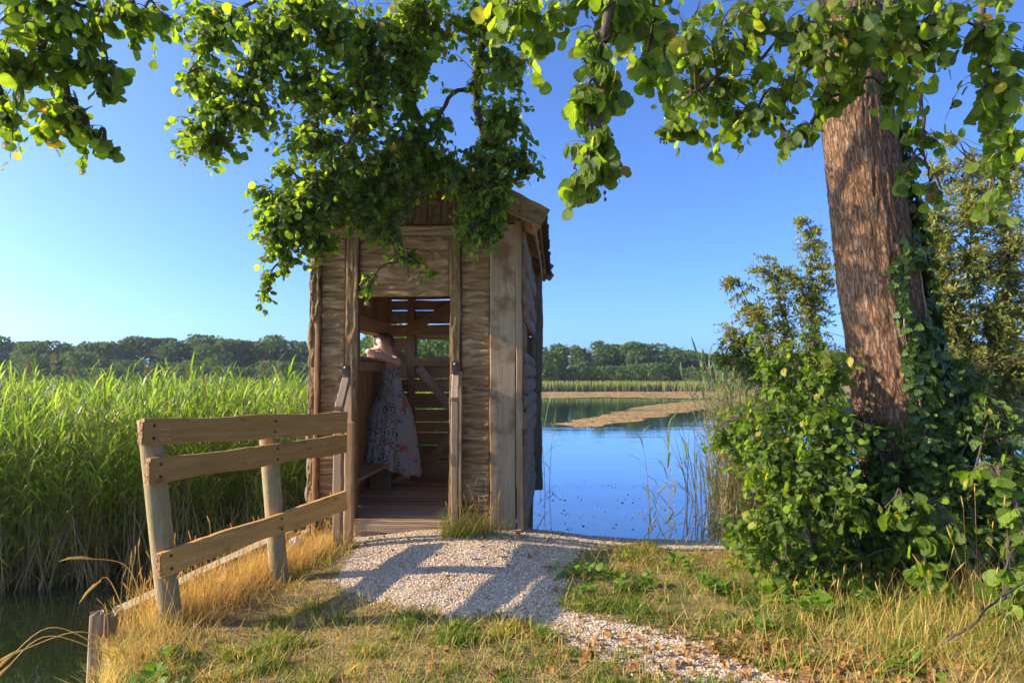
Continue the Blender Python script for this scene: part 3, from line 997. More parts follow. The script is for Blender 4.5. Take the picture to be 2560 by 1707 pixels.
stake(222, 1408, 3.36, .030, 1, 'split grey wooden stake standing outermost in the pond, leftmost of the row')
stake(252, 1410, 3.44, .036, 2, 'thick cracked stake second from the pond side of the row')
stake(272, 1399, 3.62, .024, 3, 'thin orange-lit stake squeezed between the two thicker stakes')
stake(292, 1397, 3.74, .045, 4, 'flat-topped stake touching the end of the edging timber')

# ------------------------------------------------------------------ foliage tools
def leaf_template(n=5, shape='alder', petiole=.18, fold=.22, droop=.25, serr=.0):
    """unit-length leaf along +X from the petiole, width along Y, normal +Z.  returns V, T, (u, v)"""
    vs = np.linspace(0, 1, n + 1)
    if shape == 'alder':
        hw = np.interp(vs, [0, .08, .25, .5, .72, .88, .97, 1], [.05, .20, .36, .46, .48, .40, .24, .06])
    elif shape == 'ivy':
        hw = np.interp(vs, [0, .12, .22, .38, .5, .75, 1], [.22, .46, .52, .34, .34, .2, .0])
    elif shape == 'oval':
        hw = np.interp(vs, [0, .15, .45, .75, 1], [.05, .25, .36, .24, .0])
    else:
        hw = np.interp(vs, [0, .2, .5, .8, 1], [.03, .14, .19, .12, .0])
    V, C = [], []
    for i, v in enumerate(vs):
        z0 = -droop * v * v * .5
        s = serr * (1 if i % 2 else -1) * (0 < i < n)
        for u in (-1, 0, 1):
            w = hw[i] * (1 + s)
            V.append((v - (.08 if shape == 'alder' and i == n and u == 0 else 0), u * w, z0 + fold * w * abs(u) * .6 + .03 * math.sin(v * 9 + u)))
            C.append((u, v))
    T = []
    for i in range(n):
        a = i * 3
        for j in (0, 1):
            T += [(a + j, a + 3 + j, a + 4 + j), (a + j, a + 4 + j, a + 1 + j)]
    V, C = np.array(V), np.array(C, float)
    V[:, 0] += petiole
    k = len(V)
    V = np.vstack([V, [(0, -.012, 0), (0, .012, 0), (petiole + .03, .0, .005)]])
    C = np.vstack([C, [(0, 0), (0, 0), (0, 0)]])
    T.append((k, k + 2, k + 1))
    return V, np.array(T), C


def frames(axis, nrm_):
    x = norm(axis)
    z = norm(nrm_ - x * np.sum(nrm_ * x, -1, keepdims=True))
    y = np.cross(z, x)
    return x, y, z


def scatter(tm, pos, axis, nrm_, size, rnd, mb):
    V, T, C = tm
    n, kk = len(pos), len(V)
    if n == 0: return
    x, y, z = frames(axis, nrm_)
    P = pos[:, None] + size[:, None, None] * (V[None, :, 0:1] * x[:, None] + V[None, :, 1:2] * y[:, None] + V[None, :, 2:3] * z[:, None])
    TT = T[None] + (np.arange(n) * kk)[:, None, None]
    CC = np.concatenate([np.broadcast_to(C[None], (n, kk, 2)), np.broadcast_to(rnd[:, None, None], (n, kk, 1))], 2)
    mb.add(P.reshape(-1, 3), TT.reshape(-1, 3), CC.reshape(-1, 3))


def leaf_objects(name, tm, mat, pos, axis, nrm_, size, parent, nvar=6):
    """each leaf its own object; alike leaves share mesh data"""
    meshes = []
    for q in range(nvar):
        V, T, C = tm
        C3 = np.concatenate([C, np.full((len(C), 1), (q + .5) / nvar)], 1)
        W_ = V.copy()
        W_[:, 2] += .05 * math.sin(q * 2.1) * W_[:, 0] ** 2 + .08 * math.cos(q * 1.7) * W_[:, 1] * W_[:, 0]
        meshes.append(tri_mesh(name, W_, T, C3, mat, True))
    x, y, z = frames(axis, nrm_)
    for i in range(len(pos)):
        o = link(name, meshes[i % nvar], parent)
        s = size[i]
        o.matrix_local = Matrix(((x[i][0] * s, y[i][0] * s, z[i][0] * s, pos[i][0]), (x[i][1] * s, y[i][1] * s, z[i][1] * s, pos[i][1]),
                                 (x[i][2] * s, y[i][2] * s, z[i][2] * s, pos[i][2]), (0, 0, 0, 1)))


def biggest(pos, size, n):
    vx, vy, fw = project(pos)
    s = size / fw
    s = np.where((vx > 0) & (vx < 2352) & (vy > 0) & (vy < 1568) & (pos[:, 1] > .3), s, 0)
    idx = np.argsort(-s)[:n]
    idx = idx[s[idx] > 0]
    m = np.zeros(len(pos), bool)
    m[idx] = True
    return m


class Plant:
    """branches + sprigs of leaves"""
    def __init__(s, seed):
        s.r = np.random.default_rng(seed)
        s.A = []          # attachment points
        s.AR = []
        s.limbs = []      # (pts, radii)
        s.tw = MB()
        s.pos, s.ax, s.nm, s.sz = [], [], [], []

    def limb(s, P, r0, r1, n=40, wob=.02, real=True):
        Q = spline(P, n)
        w = np.cumsum(s.r.normal(0, wob, (n, 3)), 0) * .35
        w -= np.linspace(0, 1, n)[:, None] * w[-1] * .5
        w[0] = 0
        Q = Q + w
        rad = np.linspace(r0, r1, n)
        if real: s.limbs.append((Q, rad))
        s.A.append(Q)
        return Q

    def blob(s, c, rad, n, size, per=9, subs=2, twig=.0035, droop=.55, szv=.36, out=.75, tilt=.75, reach=2.5, start=0):
        """n sprigs ending inside the ellipsoid (centre c, radii rad)"""
        c, rad = np.asarray(c, float), np.asarray(rad, float)
        r = s.r
        A = np.concatenate(s.A[start:])
        for q in range(subs):
            e = c + rad * .45 * r.normal(0, .6, 3)
            d = np.linalg.norm(A - e, axis=1)
            a = A[np.argmin(d + r.uniform(0, .2, len(d)))]
            mid = (a + e) / 2 + r.normal(0, .05, 3) * np.linalg.norm(e - a) + np.array([0, 0, .06])
            Q = spline([a, mid, e], 10)
            V, T = tube(Q, np.linspace(twig * 2.6, twig * 1.3, 10), 5, False)
            s.tw.add(V, T)
            s.A.append(Q)
        A = np.concatenate(s.A[start:])
        for q in range(n):
            u = norm(r.normal(0, 1, 3)) * r.uniform(0, 1) ** .45
            e = c + rad * u * (1.3 if r.uniform() < .16 else 1.0)
            if r.uniform() < .3: e = e - np.array([0, 0, r.uniform(.03, .16)]) * min(1.0, rad[2] / .12)
            d = np.linalg.norm(A - e, axis=1) + np.where(A[:, 2] < e[2] - .05, .15, 0)
            i = np.argmin(d + r.uniform(0, .12, len(d)))
            a = A[i]
            L = np.linalg.norm(e - a)
            if L > .6:      # long: only the outer stretch carries leaves
                t0 = 1 - .50 / L
            else:
                t0 = .15
            mid = (a + e) / 2 + np.array([0, 0, .12 * L]) + r.normal(0, .06 * L + .01, 3)
            Q = spline([a, mid, e], 8)
            V, T = tube(Q, np.linspace(twig, twig * .4, 8), 3, False)
            s.tw.add(V, T)
            m = max(3, int(per * r.uniform(.6, 1.3)))
            ts = np.linspace(t0, 1, m) + r.normal(0, .02, m)
            ts = np.clip(ts, 0, 1)
            P = np.stack([np.interp(ts * 7, np.arange(8), Q[:, k_]) for k_ in range(3)], 1)
            tang = norm(Q[-1] - Q[-3])
            sd = norm(r.normal(0, 1, (m, 3)))
            axv = norm(out * sd + .45 * tang + np.array([0, 0, -droop]))
            nmv = norm(np.array([0, 0, 1.0]) + tilt * r.normal(0, 1, (m, 3)))
            s.pos.append(P)
            s.ax.append(axv)
            s.nm.append(nmv)
            s.sz.append(size * (1 + szv * r.normal(0, .7, m)).clip(.35, 1.7))

    def cones(s, n, mat, parent):
        """small dark alder cones in dangling clusters"""
        P = np.concatenate(s.pos)
        r = s.r
        mb = MB()
        for q in range(n):
            p = P[r.integers(len(P))] + r.normal(0, .02, 3)
            for j in range(r.integers(2, 6)):
                e = p + np.array([r.normal(0, .018), r.normal(0, .018), -r.uniform(.02, .06)])
                V, T = tube([p, (p + e) / 2 + r.normal(0, .004, 3), e], .0008, 3, False)
                mb.add(V, T)
                V, T = tube([e + [0, 0, .0], e - [0, 0, .004], e - [0, 0, .011], e - [0, 0, .015]], [.001, .0052, .005, .001], 6)
                mb.add(V, T)
        o = mb.build('alder_cone', mat, parent)
        o['kind'] = 'stuff'
        return o

    def finish(s, tm_near, tm_far, mat, parent, nobj=300, limb_name='branch', leaf_name='leaf', far_cut=.016, base=(0, 0, 0), bark=None):
        bark = bark or M['twig']
        base = np.asarray(base, float)
        for Q, rad in s.limbs:
            V, T = tube(Q, rad * (1 + .12 * np.sin(np.arange(len(Q)) * 1.7)), 8)
            link(limb_name, tri_mesh(limb_name, V - base, T, None, bark, True), parent)
        if s.tw.n:
            s.tw.V = [v - base for v in s.tw.V]
            tag(s.tw.build('twig', bark, parent), kind='stuff')
        pos, ax, nm, sz = [np.concatenate(a) for a in (s.pos, s.ax, s.nm, s.sz)]
        rnd = s.r.uniform(0, 1, len(pos))
        m = biggest(pos, sz, nobj)
        leaf_objects(leaf_name, tm_near, mat, pos[m] - base, ax[m], nm[m], sz[m], parent)
        _, _, fw = project(pos)
        big = (~m) & (sz / fw > far_cut)
        sm = (~m) & ~big
        mb = MB()
        scatter(tm_near, pos[big] - base, ax[big], nm[big], sz[big], rnd[big], mb)
        scatter(tm_far, pos[sm] - base, ax[sm], nm[sm], sz[sm], rnd[sm], mb)
        if mb.n:
            tag(mb.build('leaf_mass', mat, parent, True), kind='stuff')
        print('PLANT', parent.name, len(pos), 'leaves', mb.n)


TM_ALDER = leaf_template(9, 'alder', .20, .18, .30, .05)
TM_ALDER_S = leaf_template(5, 'alder', .20, .2, .3)
TM_IVY = leaf_template(6, 'ivy', .25, .15, .25)
TM_OVAL = leaf_template(6, 'oval', .15, .25, .35)
TM_OVAL_S = leaf_template(3, 'oval', .15, .25, .35)
TM_LONG = leaf_template(3, 'willow', .08, .25, .3)

# ------------------------------------------------------------------ the alder: trunk right, limbs over the hut
TB = np.array([2.64, 4.5, .02])
tree = empty('alder_tree', TB, 0, 'old leaning alder with thick fissured trunk on the right, its limbs arching over the hut', 'tree', 'alders over the path')
tp = [at(2120, 1330, 4.5), at(2092, 1160, 4.5), at(2058, 900, 4.48), at(2010, 600, 4.45), at(1972, 300, 4.4), at(1950, 60, 4.35)]
up = tp[-1] - tp[-2]
tp += [tp[-1] + up * 1.2 + np.array([.05, 0, .3]), tp[-1] + up * 2.8 + np.array([.2, .1, .8])]
tp[0][2] = -.25
NR, NS = 420, 150
TP = spline(tp, NR)
trad = np.interp(TP[:, 2], [-.3, .1, .6, 1.3, 2.0, 2.9, 3.7, 5, 7.5], [.42, .33, .285, .258, .240, .218, .200, .17, .09])
V, T = tube(TP, trad, NS)
c = TP[np.repeat(np.arange(NR), NS)]
d = V - c
ang = np.tile(np.arange(NS) / NS * 2 * math.pi, NR)
zz = np.repeat(np.arange(NR) * (np.linalg.norm(TP[-1] - TP[0]) / NR), NS)
ca, sa = np.cos(ang), np.sin(ang)
ridge = 1 - np.abs(fbm(ca * 8 + .35 * np.sin(zz * 6), sa * 8, zz * 2.4, 31, 4) - .5) * 6.5
plate = fbm(ca * 5, sa * 5, zz * 7, 37, 3)
flare = .12 * np.exp(-np.maximum(zz, 0) / .5) * (vnoise(ca * 2.0, sa * 2.0, 0, 3) - .3)
disp = 1 - .045 * np.clip(ridge, 0, 1) ** 1.5 + .035 * (plate - .5) + .05 * (fbm(ca * 14, sa * 14, zz * 16, 33, 2) - .5) + .06 * (fbm(ca * 1.3, sa * 1.3, zz * .8, 41, 2) - .5) + flare
V = c + d * disp[:, None]
link('trunk', tri_mesh('trunk', V - TB, T, np.stack([ang * .27, zz, np.zeros_like(zz)], 1), M['trunk'], True), tree)


def trunk_at(z):
    i = np.argmin(np.abs(TP[:, 2] - z))
    return TP[i], trad[i]


pl = Plant(11)
# limbs from the upper trunk
t1, t2, t3, t4 = trunk_at(4.6)[0], trunk_at(4.0)[0], trunk_at(5.3)[0], trunk_at(3.6)[0]
hutc = np.array([-.9, 4.7, 0])
L1 = pl.limb([t3, at(1500, -260, 4.6), at(1180, -60, 4.75), at(1105, 110, 4.85), at(1090, 240, 4.9), at(1108, 330, 4.9)], .07, .016, 60, .01)
L1b = pl.limb([L1[44], at(1040, 220, 4.8), at(985, 330, 4.75), at(945, 450, 4.7)], .020, .006, 30, .01)
L2 = pl.limb([t3, at(1420, -330, 4.2), at(1020, -120, 4.4), at(930, 60, 4.6), at(930, 200, 4.7), at(955, 290, 4.72), at(900, 400, 4.7)], .06, .008, 60, .012)
L3 = pl.limb([t1, at(1300, -300, 3.9), at(900, -200, 4.1), at(700, -20, 4.4), at(600, 150, 4.6), at(520, 270, 4.65)], .055, .007, 60, .012)
L4 = pl.limb([L2[30], at(860, 150, 4.5), at(800, 330, 4.5), at(690, 450, 4.5), at(630, 540, 4.5)], .018, .004, 40, .012)
L5 = pl.limb([L3[34], at(560, 20, 4.5), at(500, 100, 4.6), at(440, 170, 4.6)], .016, .004, 30, .012)
L6 = pl.limb([L1[50], at(1130, 330, 4.8), at(1150, 430, 4.75), at(1130, 520, 4.72)], .014, .004, 30, .012)
h0 = len(pl.A)


def B(vx, vy, Y, rx, ry, rd, n, size=.072, **kw):
    """blob centred at a point of the scene, radii given in pixels at that distance"""
    c = at(vx, vy, Y)
    s = Y * KV / F_PX
    pl.blob(c, (rx * s, rd, ry * s), int(round(n * DENS)), size * SIZE, **kw)


# foliage above the hut
DENS, SIZE = 1.9, .60
B(480, 60, 4.6, 95, 70, .30, 34, .072)
B(470, 190, 4.7, 70, 60, .25, 26, .070)
B(470, 320, 4.7, 75, 55, .28, 40, .070)
B(560, 250, 4.7, 110, 75, .30, 62, .070)
B(620, 90, 4.5, 110, 90, .35, 58, .075)
B(740, 60, 4.4, 120, 80, .40, 62, .078)
B(740, 200, 4.6, 130, 90, .35, 80, .070)
B(700, 310, 4.6, 100, 60, .3, 44, .066)
B(860, 90, 4.5, 110, 90, .40, 60, .076)
B(870, 230, 4.6, 110, 90, .35, 74, .068)
B(960, 150, 4.6, 70, 110, .35, 34, .068)
B(960, 40, 4.4, 110, 50, .40, 42, .078)
B(1090, 50, 4.5, 110, 60, .35, 48, .072)
B(1160, 140, 4.7, 70, 60, .3, 34, .068)
B(1150, 250, 4.8, 80, 80, .28, 50, .066)
B(1150, 350, 4.8, 85, 75, .28, 70, .064)
B(1020, 390, 4.78, 110, 60, .22, 62, .062)
B(1100, 470, 4.75, 80, 65, .2, 62, .060)
B(1215, 390, 4.8, 35, 20, .08, 7, .060, subs=1)
B(880, 370, 4.7, 110, 60, .25, 62, .064)
B(860, 460, 4.68, 85, 55, .2, 40, .062)
B(760, 420, 4.6, 95, 65, .25, 70, .064)
B(700, 490, 4.55, 90, 65, .25, 76, .064)
B(640, 500, 4.5, 60, 70, .2, 38, .064)
B(610, 450, 4.5, 45, 50, .15, 13, .064)
B(640, 570, 4.5, 45, 50, .15, 16, .060)
B(612, 650, 4.5, 22, 38, .08, 9, .056, subs=1)
B(735, 550, 4.55, 50, 35, .12, 16, .062)
B(900, 535, 4.68, 45, 30, .1, 12, .058, subs=1)
B(935, 590, 4.7, 60, 32, .1, 11, .052, subs=2)
B(850, 640, 4.7, 22, 42, .06, 6, .05, subs=1)
B(1085, 540, 4.75, 60, 30, .1, 12, .058, subs=1)
B(650, 385, 4.55, 30, 22, .1, 5, .066, subs=1)
B(1060, 400, 4.78, 90, 60, .2, 30, .062)
B(1120, 520, 4.75, 45, 45, .12, 16, .060)
B(840, 500, 4.66, 70, 45, .15, 22, .060)
B(1000, 300, 4.8, 60, 40, .2, 12, .064)
B(930, 320, 4.75, 70, 50, .25, 18, .064)
B(1000, 625, 4.72, 16, 14, .04, 2, .05, subs=1)
# hanging bough nearer the camera
DENS, SIZE = 1.2, .68
k0 = len(pl.A)
H1 = pl.limb([t1, at(1700, -420, 3.2), at(1500, -200, 2.6), at(1400, 20, 2.45), at(1385, 180, 2.42), at(1375, 300, 2.4), at(1340, 400, 2.4)], .035, .004, 60, .006)
for args in ((1400, 20, 2.5, 90, 60, .18, 20), (1345, 130, 2.45, 65, 70, .15, 15), (1340, 225, 2.42, 55, 60, .12, 14), (1400, 190, 2.45, 60, 70, .12, 13),
             (1375, 300, 2.4, 60, 40, .1, 10), (1390, 365, 2.4, 50, 30, .08, 6), (1325, 405, 2.4, 48, 38, .08, 8), (1265, 60, 2.7, 75, 55, .25, 14), (1170, 20, 2.6, 90, 40, .25, 14),
             (1520, 50, 2.6, 60, 70, .2, 13), (1500, 160, 2.6, 45, 60, .15, 9)):
    B(*args, .074, per=6, twig=.003, start=k0, out=.55, droop=.85, tilt=1.2)
# right mass round the trunk, larger leaves near
DENS, SIZE = 1.05, .62
k0 = len(pl.A)
R1 = pl.limb([t2, at(1850, -180, 3.6), at(1740, 60, 3.4), at(1640, 180, 3.4), at(1560, 250, 3.4)], .03, .005, 40, .012)
R2 = pl.limb([t2, at(2100, -200, 3.4), at(2030, 20, 3.2), at(1980, 130, 3.2), at(1930, 230, 3.2)], .03, .004, 40, .012)
R3 = pl.limb([t1, at(2300, -250, 3.3), at(2250, 60, 3.1), at(2290, 250, 3.1), at(2300, 420, 3.1)], .03, .004, 40, .012)
R4 = pl.limb([t2, at(2150, -100, 3.6), at(2110, 150, 3.4), at(2120, 300, 3.4), at(2130, 440, 3.4)], .022, .003, 40, .012)
for args in ((1600, 60, 3.2, 110, 80, .35, 30), (1740, 60, 3.1, 110, 80, .35, 32), (1570, 200, 3.6, 80, 55, .25, 18), (1670, 190, 3.5, 110, 75, .3, 42),
             (1560, 285, 3.7, 65, 30, .15, 12), (1700, 280, 3.5, 90, 48, .2, 22), (1810, 200, 3.3, 90, 95, .28, 34), (1810, 310, 3.3, 70, 40, .12, 11),
             (1880, 90, 3.0, 100, 90, .3, 34), (1960, 60, 2.9, 100, 70, .3, 26), (1950, 170, 3.1, 80, 45, .16, 11), (2080, 60, 2.8, 110, 80, .35, 34), (2070, 180, 3.1, 80, 60, .2, 16), (2110, 110, 3.1, 80, 70, .2, 16),
             (2220, 70, 2.7, 120, 90, .35, 36), (2300, 170, 2.8, 80, 90, .3, 24), (2260, 240, 3.0, 60, 60, .2, 12), (2310, 330, 2.9, 55, 80, .2, 16), (2300, 440, 3.0, 55, 50, .15, 9),
             (2120, 300, 3.4, 45, 50, .12, 9), (2080, 400, 3.4, 40, 40, .10, 6), (2150, 440, 3.4, 40, 50, .1, 6), (1880, 240, 3.3, 40, 50, .12, 8), (1450, 100, 3.4, 50, 80, .2, 10)):
    B(*args, .080, per=6, twig=.0032, start=k0, out=.6, droop=.8, tilt=1.1)
pl.finish(TM_ALDER, TM_ALDER_S, M['alder'], tree, 300, base=TB)
M['cone'] = flat_mat('alder_cone', (.022, .016, .012), .8)
pl.cones(330, M['cone'], None).location = (0, 0, 0)
co = [o for o in bpy.data.objects if o.name == 'alder_cone'][0]
co.parent = tree
co.location = -Vector(TB)

# second alder, trunk outside the picture on the left
TB2 = np.array([-3.9, -.9, -.1])
tree2 = empty('alder_tree', TB2, 0, 'alder standing left of the picture, its leafy bough hanging into the upper left corner', 'tree', 'alders over the path')
Q2 = spline([TB2 - [0, 0, .3], TB2 + [.05, .1, 1.5], TB2 + [.1, .2, 3.2], TB2 + [.1, .3, 5.2]], 30)
V, T = tube(Q2, np.linspace(.24, .12, 30), 16)
link('trunk', tri_mesh('trunk', V - TB2, T, np.stack([np.tile(np.arange(16) / 16 * 1.5, 30), np.repeat(np.linspace(0, 5.4, 30), 16), np.zeros(480)], 1), M['trunk'], True), tree2)
pl = Plant(21)
DENS, SIZE = 1.35, .62
K1 = pl.limb([Q2[20], at(-500, -250, 1.6), at(-60, -60, 2.6), at(60, 60, 2.75), at(130, 170, 2.8), at(190, 270, 2.85), at(240, 330, 2.85)], .04, .004, 60, .008)
K2 = pl.limb([K1[20], at(60, -60, 2.5), at(180, 10, 2.6), at(320, 40, 2.7)], .02, .004, 40, .008)
for args in ((50, 40, 2.6, 90, 70, .25, 26), (180, 40, 2.6, 90, 55, .22, 24), (300, 30, 2.7, 80, 32, .18, 15), (40, 150, 2.65, 75, 80, .2, 24), (130, 130, 2.7, 70, 60, .2, 16), (20, 240, 2.7, 35, 55, .12, 8),
             (230, 160, 2.75, 75, 42, .12, 13), (250, 205, 2.75, 40, 30, .08, 5), (140, 240, 2.8, 60, 45, .14, 13), (110, 300, 2.85, 35, 25, .08, 6), (190, 290, 2.85, 60, 42, .1, 11), (245, 335, 2.85, 24, 24, .05, 3), (380, 40, 3.0, 50, 40, .15, 8)):
    B(*args, .068, per=7, twig=.0032, out=.6, droop=.7, tilt=1.1)
pl.finish(TM_ALDER, TM_ALDER_S, M['alder'], tree2, 220, base=TB2)

# ------------------------------------------------------------------ ivy on the trunk
ivy = empty('ivy', TB, 0, 'dark ivy climbing the right side of the alder trunk', 'ivy')
r = np.random.default_rng(5)
n = 8500
zi = r.uniform(0, 1, n) ** 1.5 * 2.9 + .05
a0 = np.interp(zi, [0, .5, 1.0, 1.5, 1.95, 2.15, 2.4, 3.0], [-2.5, -2.0, -1.85, -1.75, -1.75, -1.0, -.55, -.35])   # left limit, camera side is -pi/2
wid = np.interp(zi, [0, 1, 2, 2.6, 3.0], [3.2, 2.6, 1.9, 1.3, 1.0])
ai = a0 + wid * r.uniform(0, 1, n) ** .8
keep = (fbm(ai * 1.6, zi * 2.2, 0, 71) > np.interp(zi, [0, 1, 1.8, 2.6, 3], [.26, .32, .38, .42, .46])) | ((ai > -.5) & (zi < 2.6))
zi, ai = zi[keep], ai[keep]
pi_, ra = [], []
for z_, a_ in zip(zi, ai):
    c_, r_ = trunk_at(z_)
    rr_ = r_ * 1.03 + abs(r.normal(0, .02)) + (.05 * r.uniform() if a_ > -.5 else 0) + .10 * max(0, 1.1 - z_) * r.uniform()
    pi_.append(c_ + np.array([math.cos(a_) * rr_, math.sin(a_) * rr_, 0]))
    ra.append((math.cos(a_), math.sin(a_), .25))
pi_, ra = np.array(pi_), np.array(ra)
axv = norm(np.array([0, 0, -1.0]) + .7 * r.normal(0, 1, pi_.shape) - ra * .2)
nmv = norm(ra + .35 * r.normal(0, 1, pi_.shape))
sz = r.uniform(.035, .075, len(pi_))
m = biggest(pi_, sz, 200)
leaf_objects('leaf', TM_IVY, M['ivy'], pi_[m] - TB, axv[m], nmv[m], sz[m], ivy)
mb = MB()
scatter(TM_IVY, pi_[~m] - TB, axv[~m], nmv[~m], sz[~m], r.uniform(0, 1, (~m).sum()), mb)
tag(mb.build('leaf_mass', M['ivy'], ivy, True), kind='stuff')
for q in range(4):
    zs_ = np.linspace(0, r.uniform(1.4, 2.2), 40)
    aa = r.uniform(-1.9, -.3) + .12 * np.sin(zs_ * 3 + q) + zs_ * .12
    P = np.array([trunk_at(z_)[0] + np.array([math.cos(a_), math.sin(a_), 0]) * (trunk_at(z_)[1] * 1.05) for z_, a_ in zip(zs_, aa)])
    V, T = tube(P - TB + r.normal(0, .004, P.shape), .0045, 5)
    link('stem', tri_mesh('stem', V, T, None, M['dry_stem'], True), ivy)


# ------------------------------------------------------------------ shrubs
DENS, SIZE = 1.0, 1.0
def shrub(name, label, cat, base, blobs, size, mat, tm, tms, nobj, stems, seed, per=9, twig=.003, group=None, tip_twigs=0, **kw):
    global pl
    base = np.asarray(base, float)
    e = empty(name, base, 0, label, cat, group)
    pl = Plant(seed)
    for (vx, vy, Y) in stems:
        t = at(vx, vy, Y)
        b = base + np.array([pl.r.normal(0, .12), pl.r.normal(0, .10), -.05])
        pl.limb([b, (b + t) / 2 + np.array([.06 * (b[0] - t[0]), 0, .12]), t], .014, .004, 24, .012)
    for a in blobs:
        B(*a, size, per=per, twig=twig, **kw)
    for q in range(tip_twigs):
        A = np.concatenate(pl.A)
        a = A[pl.r.integers(len(A))]
        e_ = a + pl.r.normal(0, 1, 3) * np.array([.5, .3, .25])
        V, T = tube(spline([a, (a + e_) / 2 + pl.r.normal(0, .06, 3), e_], 8), np.linspace(.006, .0015, 8), 4, False)
        pl.tw.add(V, T)
    pl.finish(tm, tms, mat, e, nobj, limb_name='stem', base=base, bark=kw.get('bark'))
    return e


gb = lambda x, y: np.array([x, y, float(ground_z(x, y))])
DENS = 1.4
shrub('leafy_bush', 'fresh green broad-leaved bush left of the alder trunk, leaning over the water', 'bush', gb(1.72, 4.15),
      [(1790, 850, 4.35, 70, 70, .25, 26), (1720, 960, 4.25, 90, 60, .25, 30), (1850, 930, 4.25, 110, 90, .3, 66), (1760, 1040, 4.15, 110, 70, .3, 56),
       (1890, 1040, 4.05, 110, 90, .3, 80), (1800, 1120, 4.05, 110, 70, .3, 66), (1660, 1010, 4.25, 45, 22, .12, 9), (1900, 1150, 3.95, 110, 80, .3, 70),
       (1790, 1200, 3.95, 100, 50, .3, 46), (1700, 1215, 4.05, 55, 35, .2, 16), (1870, 790, 4.35, 40, 60, .15, 10), (1900, 860, 4.15, 60, 60, .2, 30), (1730, 760, 4.45, 30, 40, .1, 5), (1750, 1270, 4.1, 70, 40, .15, 22), (1840, 1310, 4.0, 90, 36, .15, 26), (1940, 1330, 3.95, 80, 34, .15, 18), (1950, 1060, 4.3, 70, 90, .15, 30), (1930, 1190, 4.3, 90, 70, .15, 40), (2050, 1240, 4.0, 80, 60, .15, 24), (1850, 1260, 4.5, 100, 45, .2, 34), (1960, 1290, 4.1, 90, 40, .15, 20), (2180, 1120, 4.0, 70, 60, .15, 14), (2250, 1230, 3.9, 70, 50, .15, 14), (2260, 930, 4.2, 60, 60, .2, 10)],
      .046, M['bush'], TM_OVAL, TM_OVAL_S, 220, [(1760, 900, 4.25), (1850, 860, 4.25), (1720, 1010, 4.15), (1900, 950, 4.05), (1820, 1050, 4.05), (1890, 1120, 3.95)], 31, per=9, droop=.35)
DENS = 1.15
shrub('ivy_bush', 'dark dense undergrowth of ivy and bramble wrapping the foot of the alder', 'bush', gb(2.75, 4.2),
      [(2000, 1120, 4.25, 90, 120, .2, 70), (2120, 1080, 4.15, 90, 130, .2, 80), (2120, 1230, 4.1, 120, 90, .25, 80), (2000, 1240, 4.2, 110, 70, .25, 60), (2230, 1000, 4.2, 100, 120, .3, 80),
       (2230, 1150, 4.1, 110, 110, .3, 84), (2320, 1080, 4.1, 70, 160, .3, 64), (2210, 900, 4.4, 80, 110, .25, 50), (1990, 1000, 4.35, 45, 70, .1, 20), (2150, 930, 4.25, 60, 80, .15, 30), (2280, 1250, 4.0, 100, 60, .25, 40)],
      .052, M['ivy'], TM_IVY, TM_OVAL_S, 220, [(2000, 1100, 4.25), (2120, 1000, 4.1), (2230, 950, 4.2), (2310, 1050, 4.1), (2250, 1150, 4.1)], 33, per=10, droop=.6)
shrub('hazel_bush', 'hazel sapling with large round leaves in front of the dark undergrowth, lower right', 'bush', gb(2.75, 3.5),
      [(2060, 1150, 3.7, 50, 40, .12, 5), (2130, 1170, 3.7, 45, 45, .1, 5), (2270, 1090, 3.6, 60, 40, .1, 6), (2160, 1240, 3.6, 60, 40, .12, 8), (2310, 1330, 3.4, 50, 50, .12, 9), (2330, 1200, 3.5, 40, 60, .12, 7), (2320, 1420, 3.3, 40, 30, .1, 5),
       (2140, 1320, 3.6, 60, 40, .12, 6)],
        .068, M['bush'], TM_ALDER, TM_ALDER_S, 120, [(2070, 1150, 3.7), (2280, 1090, 3.6), (2320, 1250, 3.4)], 35, per=6, droop=.5)
DENS = 3.4
shrub('willow_bush', 'sparse grey-green willow bush rising left of the trunk against the sky', 'bush', gb(3.1, 7.2),
      [(1870, 560, 7.0, 50, 40, .25, 16), (1820, 640, 7.0, 80, 50, .3, 30), (1750, 620, 7.0, 50, 35, .2, 12), (1860, 700, 7.0, 70, 60, .3, 44), (1740, 720, 7.0, 70, 55, .3, 34), (1680, 650, 7.0, 35, 25, .15, 7), (1690, 780, 7.0, 60, 45, .25, 24),
       (1800, 790, 6.9, 90, 60, .3, 60), (1720, 850, 6.9, 70, 40, .3, 26), (1880, 840, 6.8, 70, 80, .3, 50), (1660, 820, 7.0, 40, 25, .15, 8), (1840, 510, 7.0, 20, 22, .08, 5), (1895, 620, 7.0, 30, 80, .2, 18)],
      .038, M['willow'], TM_LONG, TM_LONG, 120, [(1860, 540, 7.0), (1780, 620, 7.0), (1700, 650, 7.0), (1680, 770, 7.0), (1850, 700, 6.9), (1740, 850, 6.9)], 37, per=20, twig=.0016, droop=-.2, out=.6)
DENS = 3.4
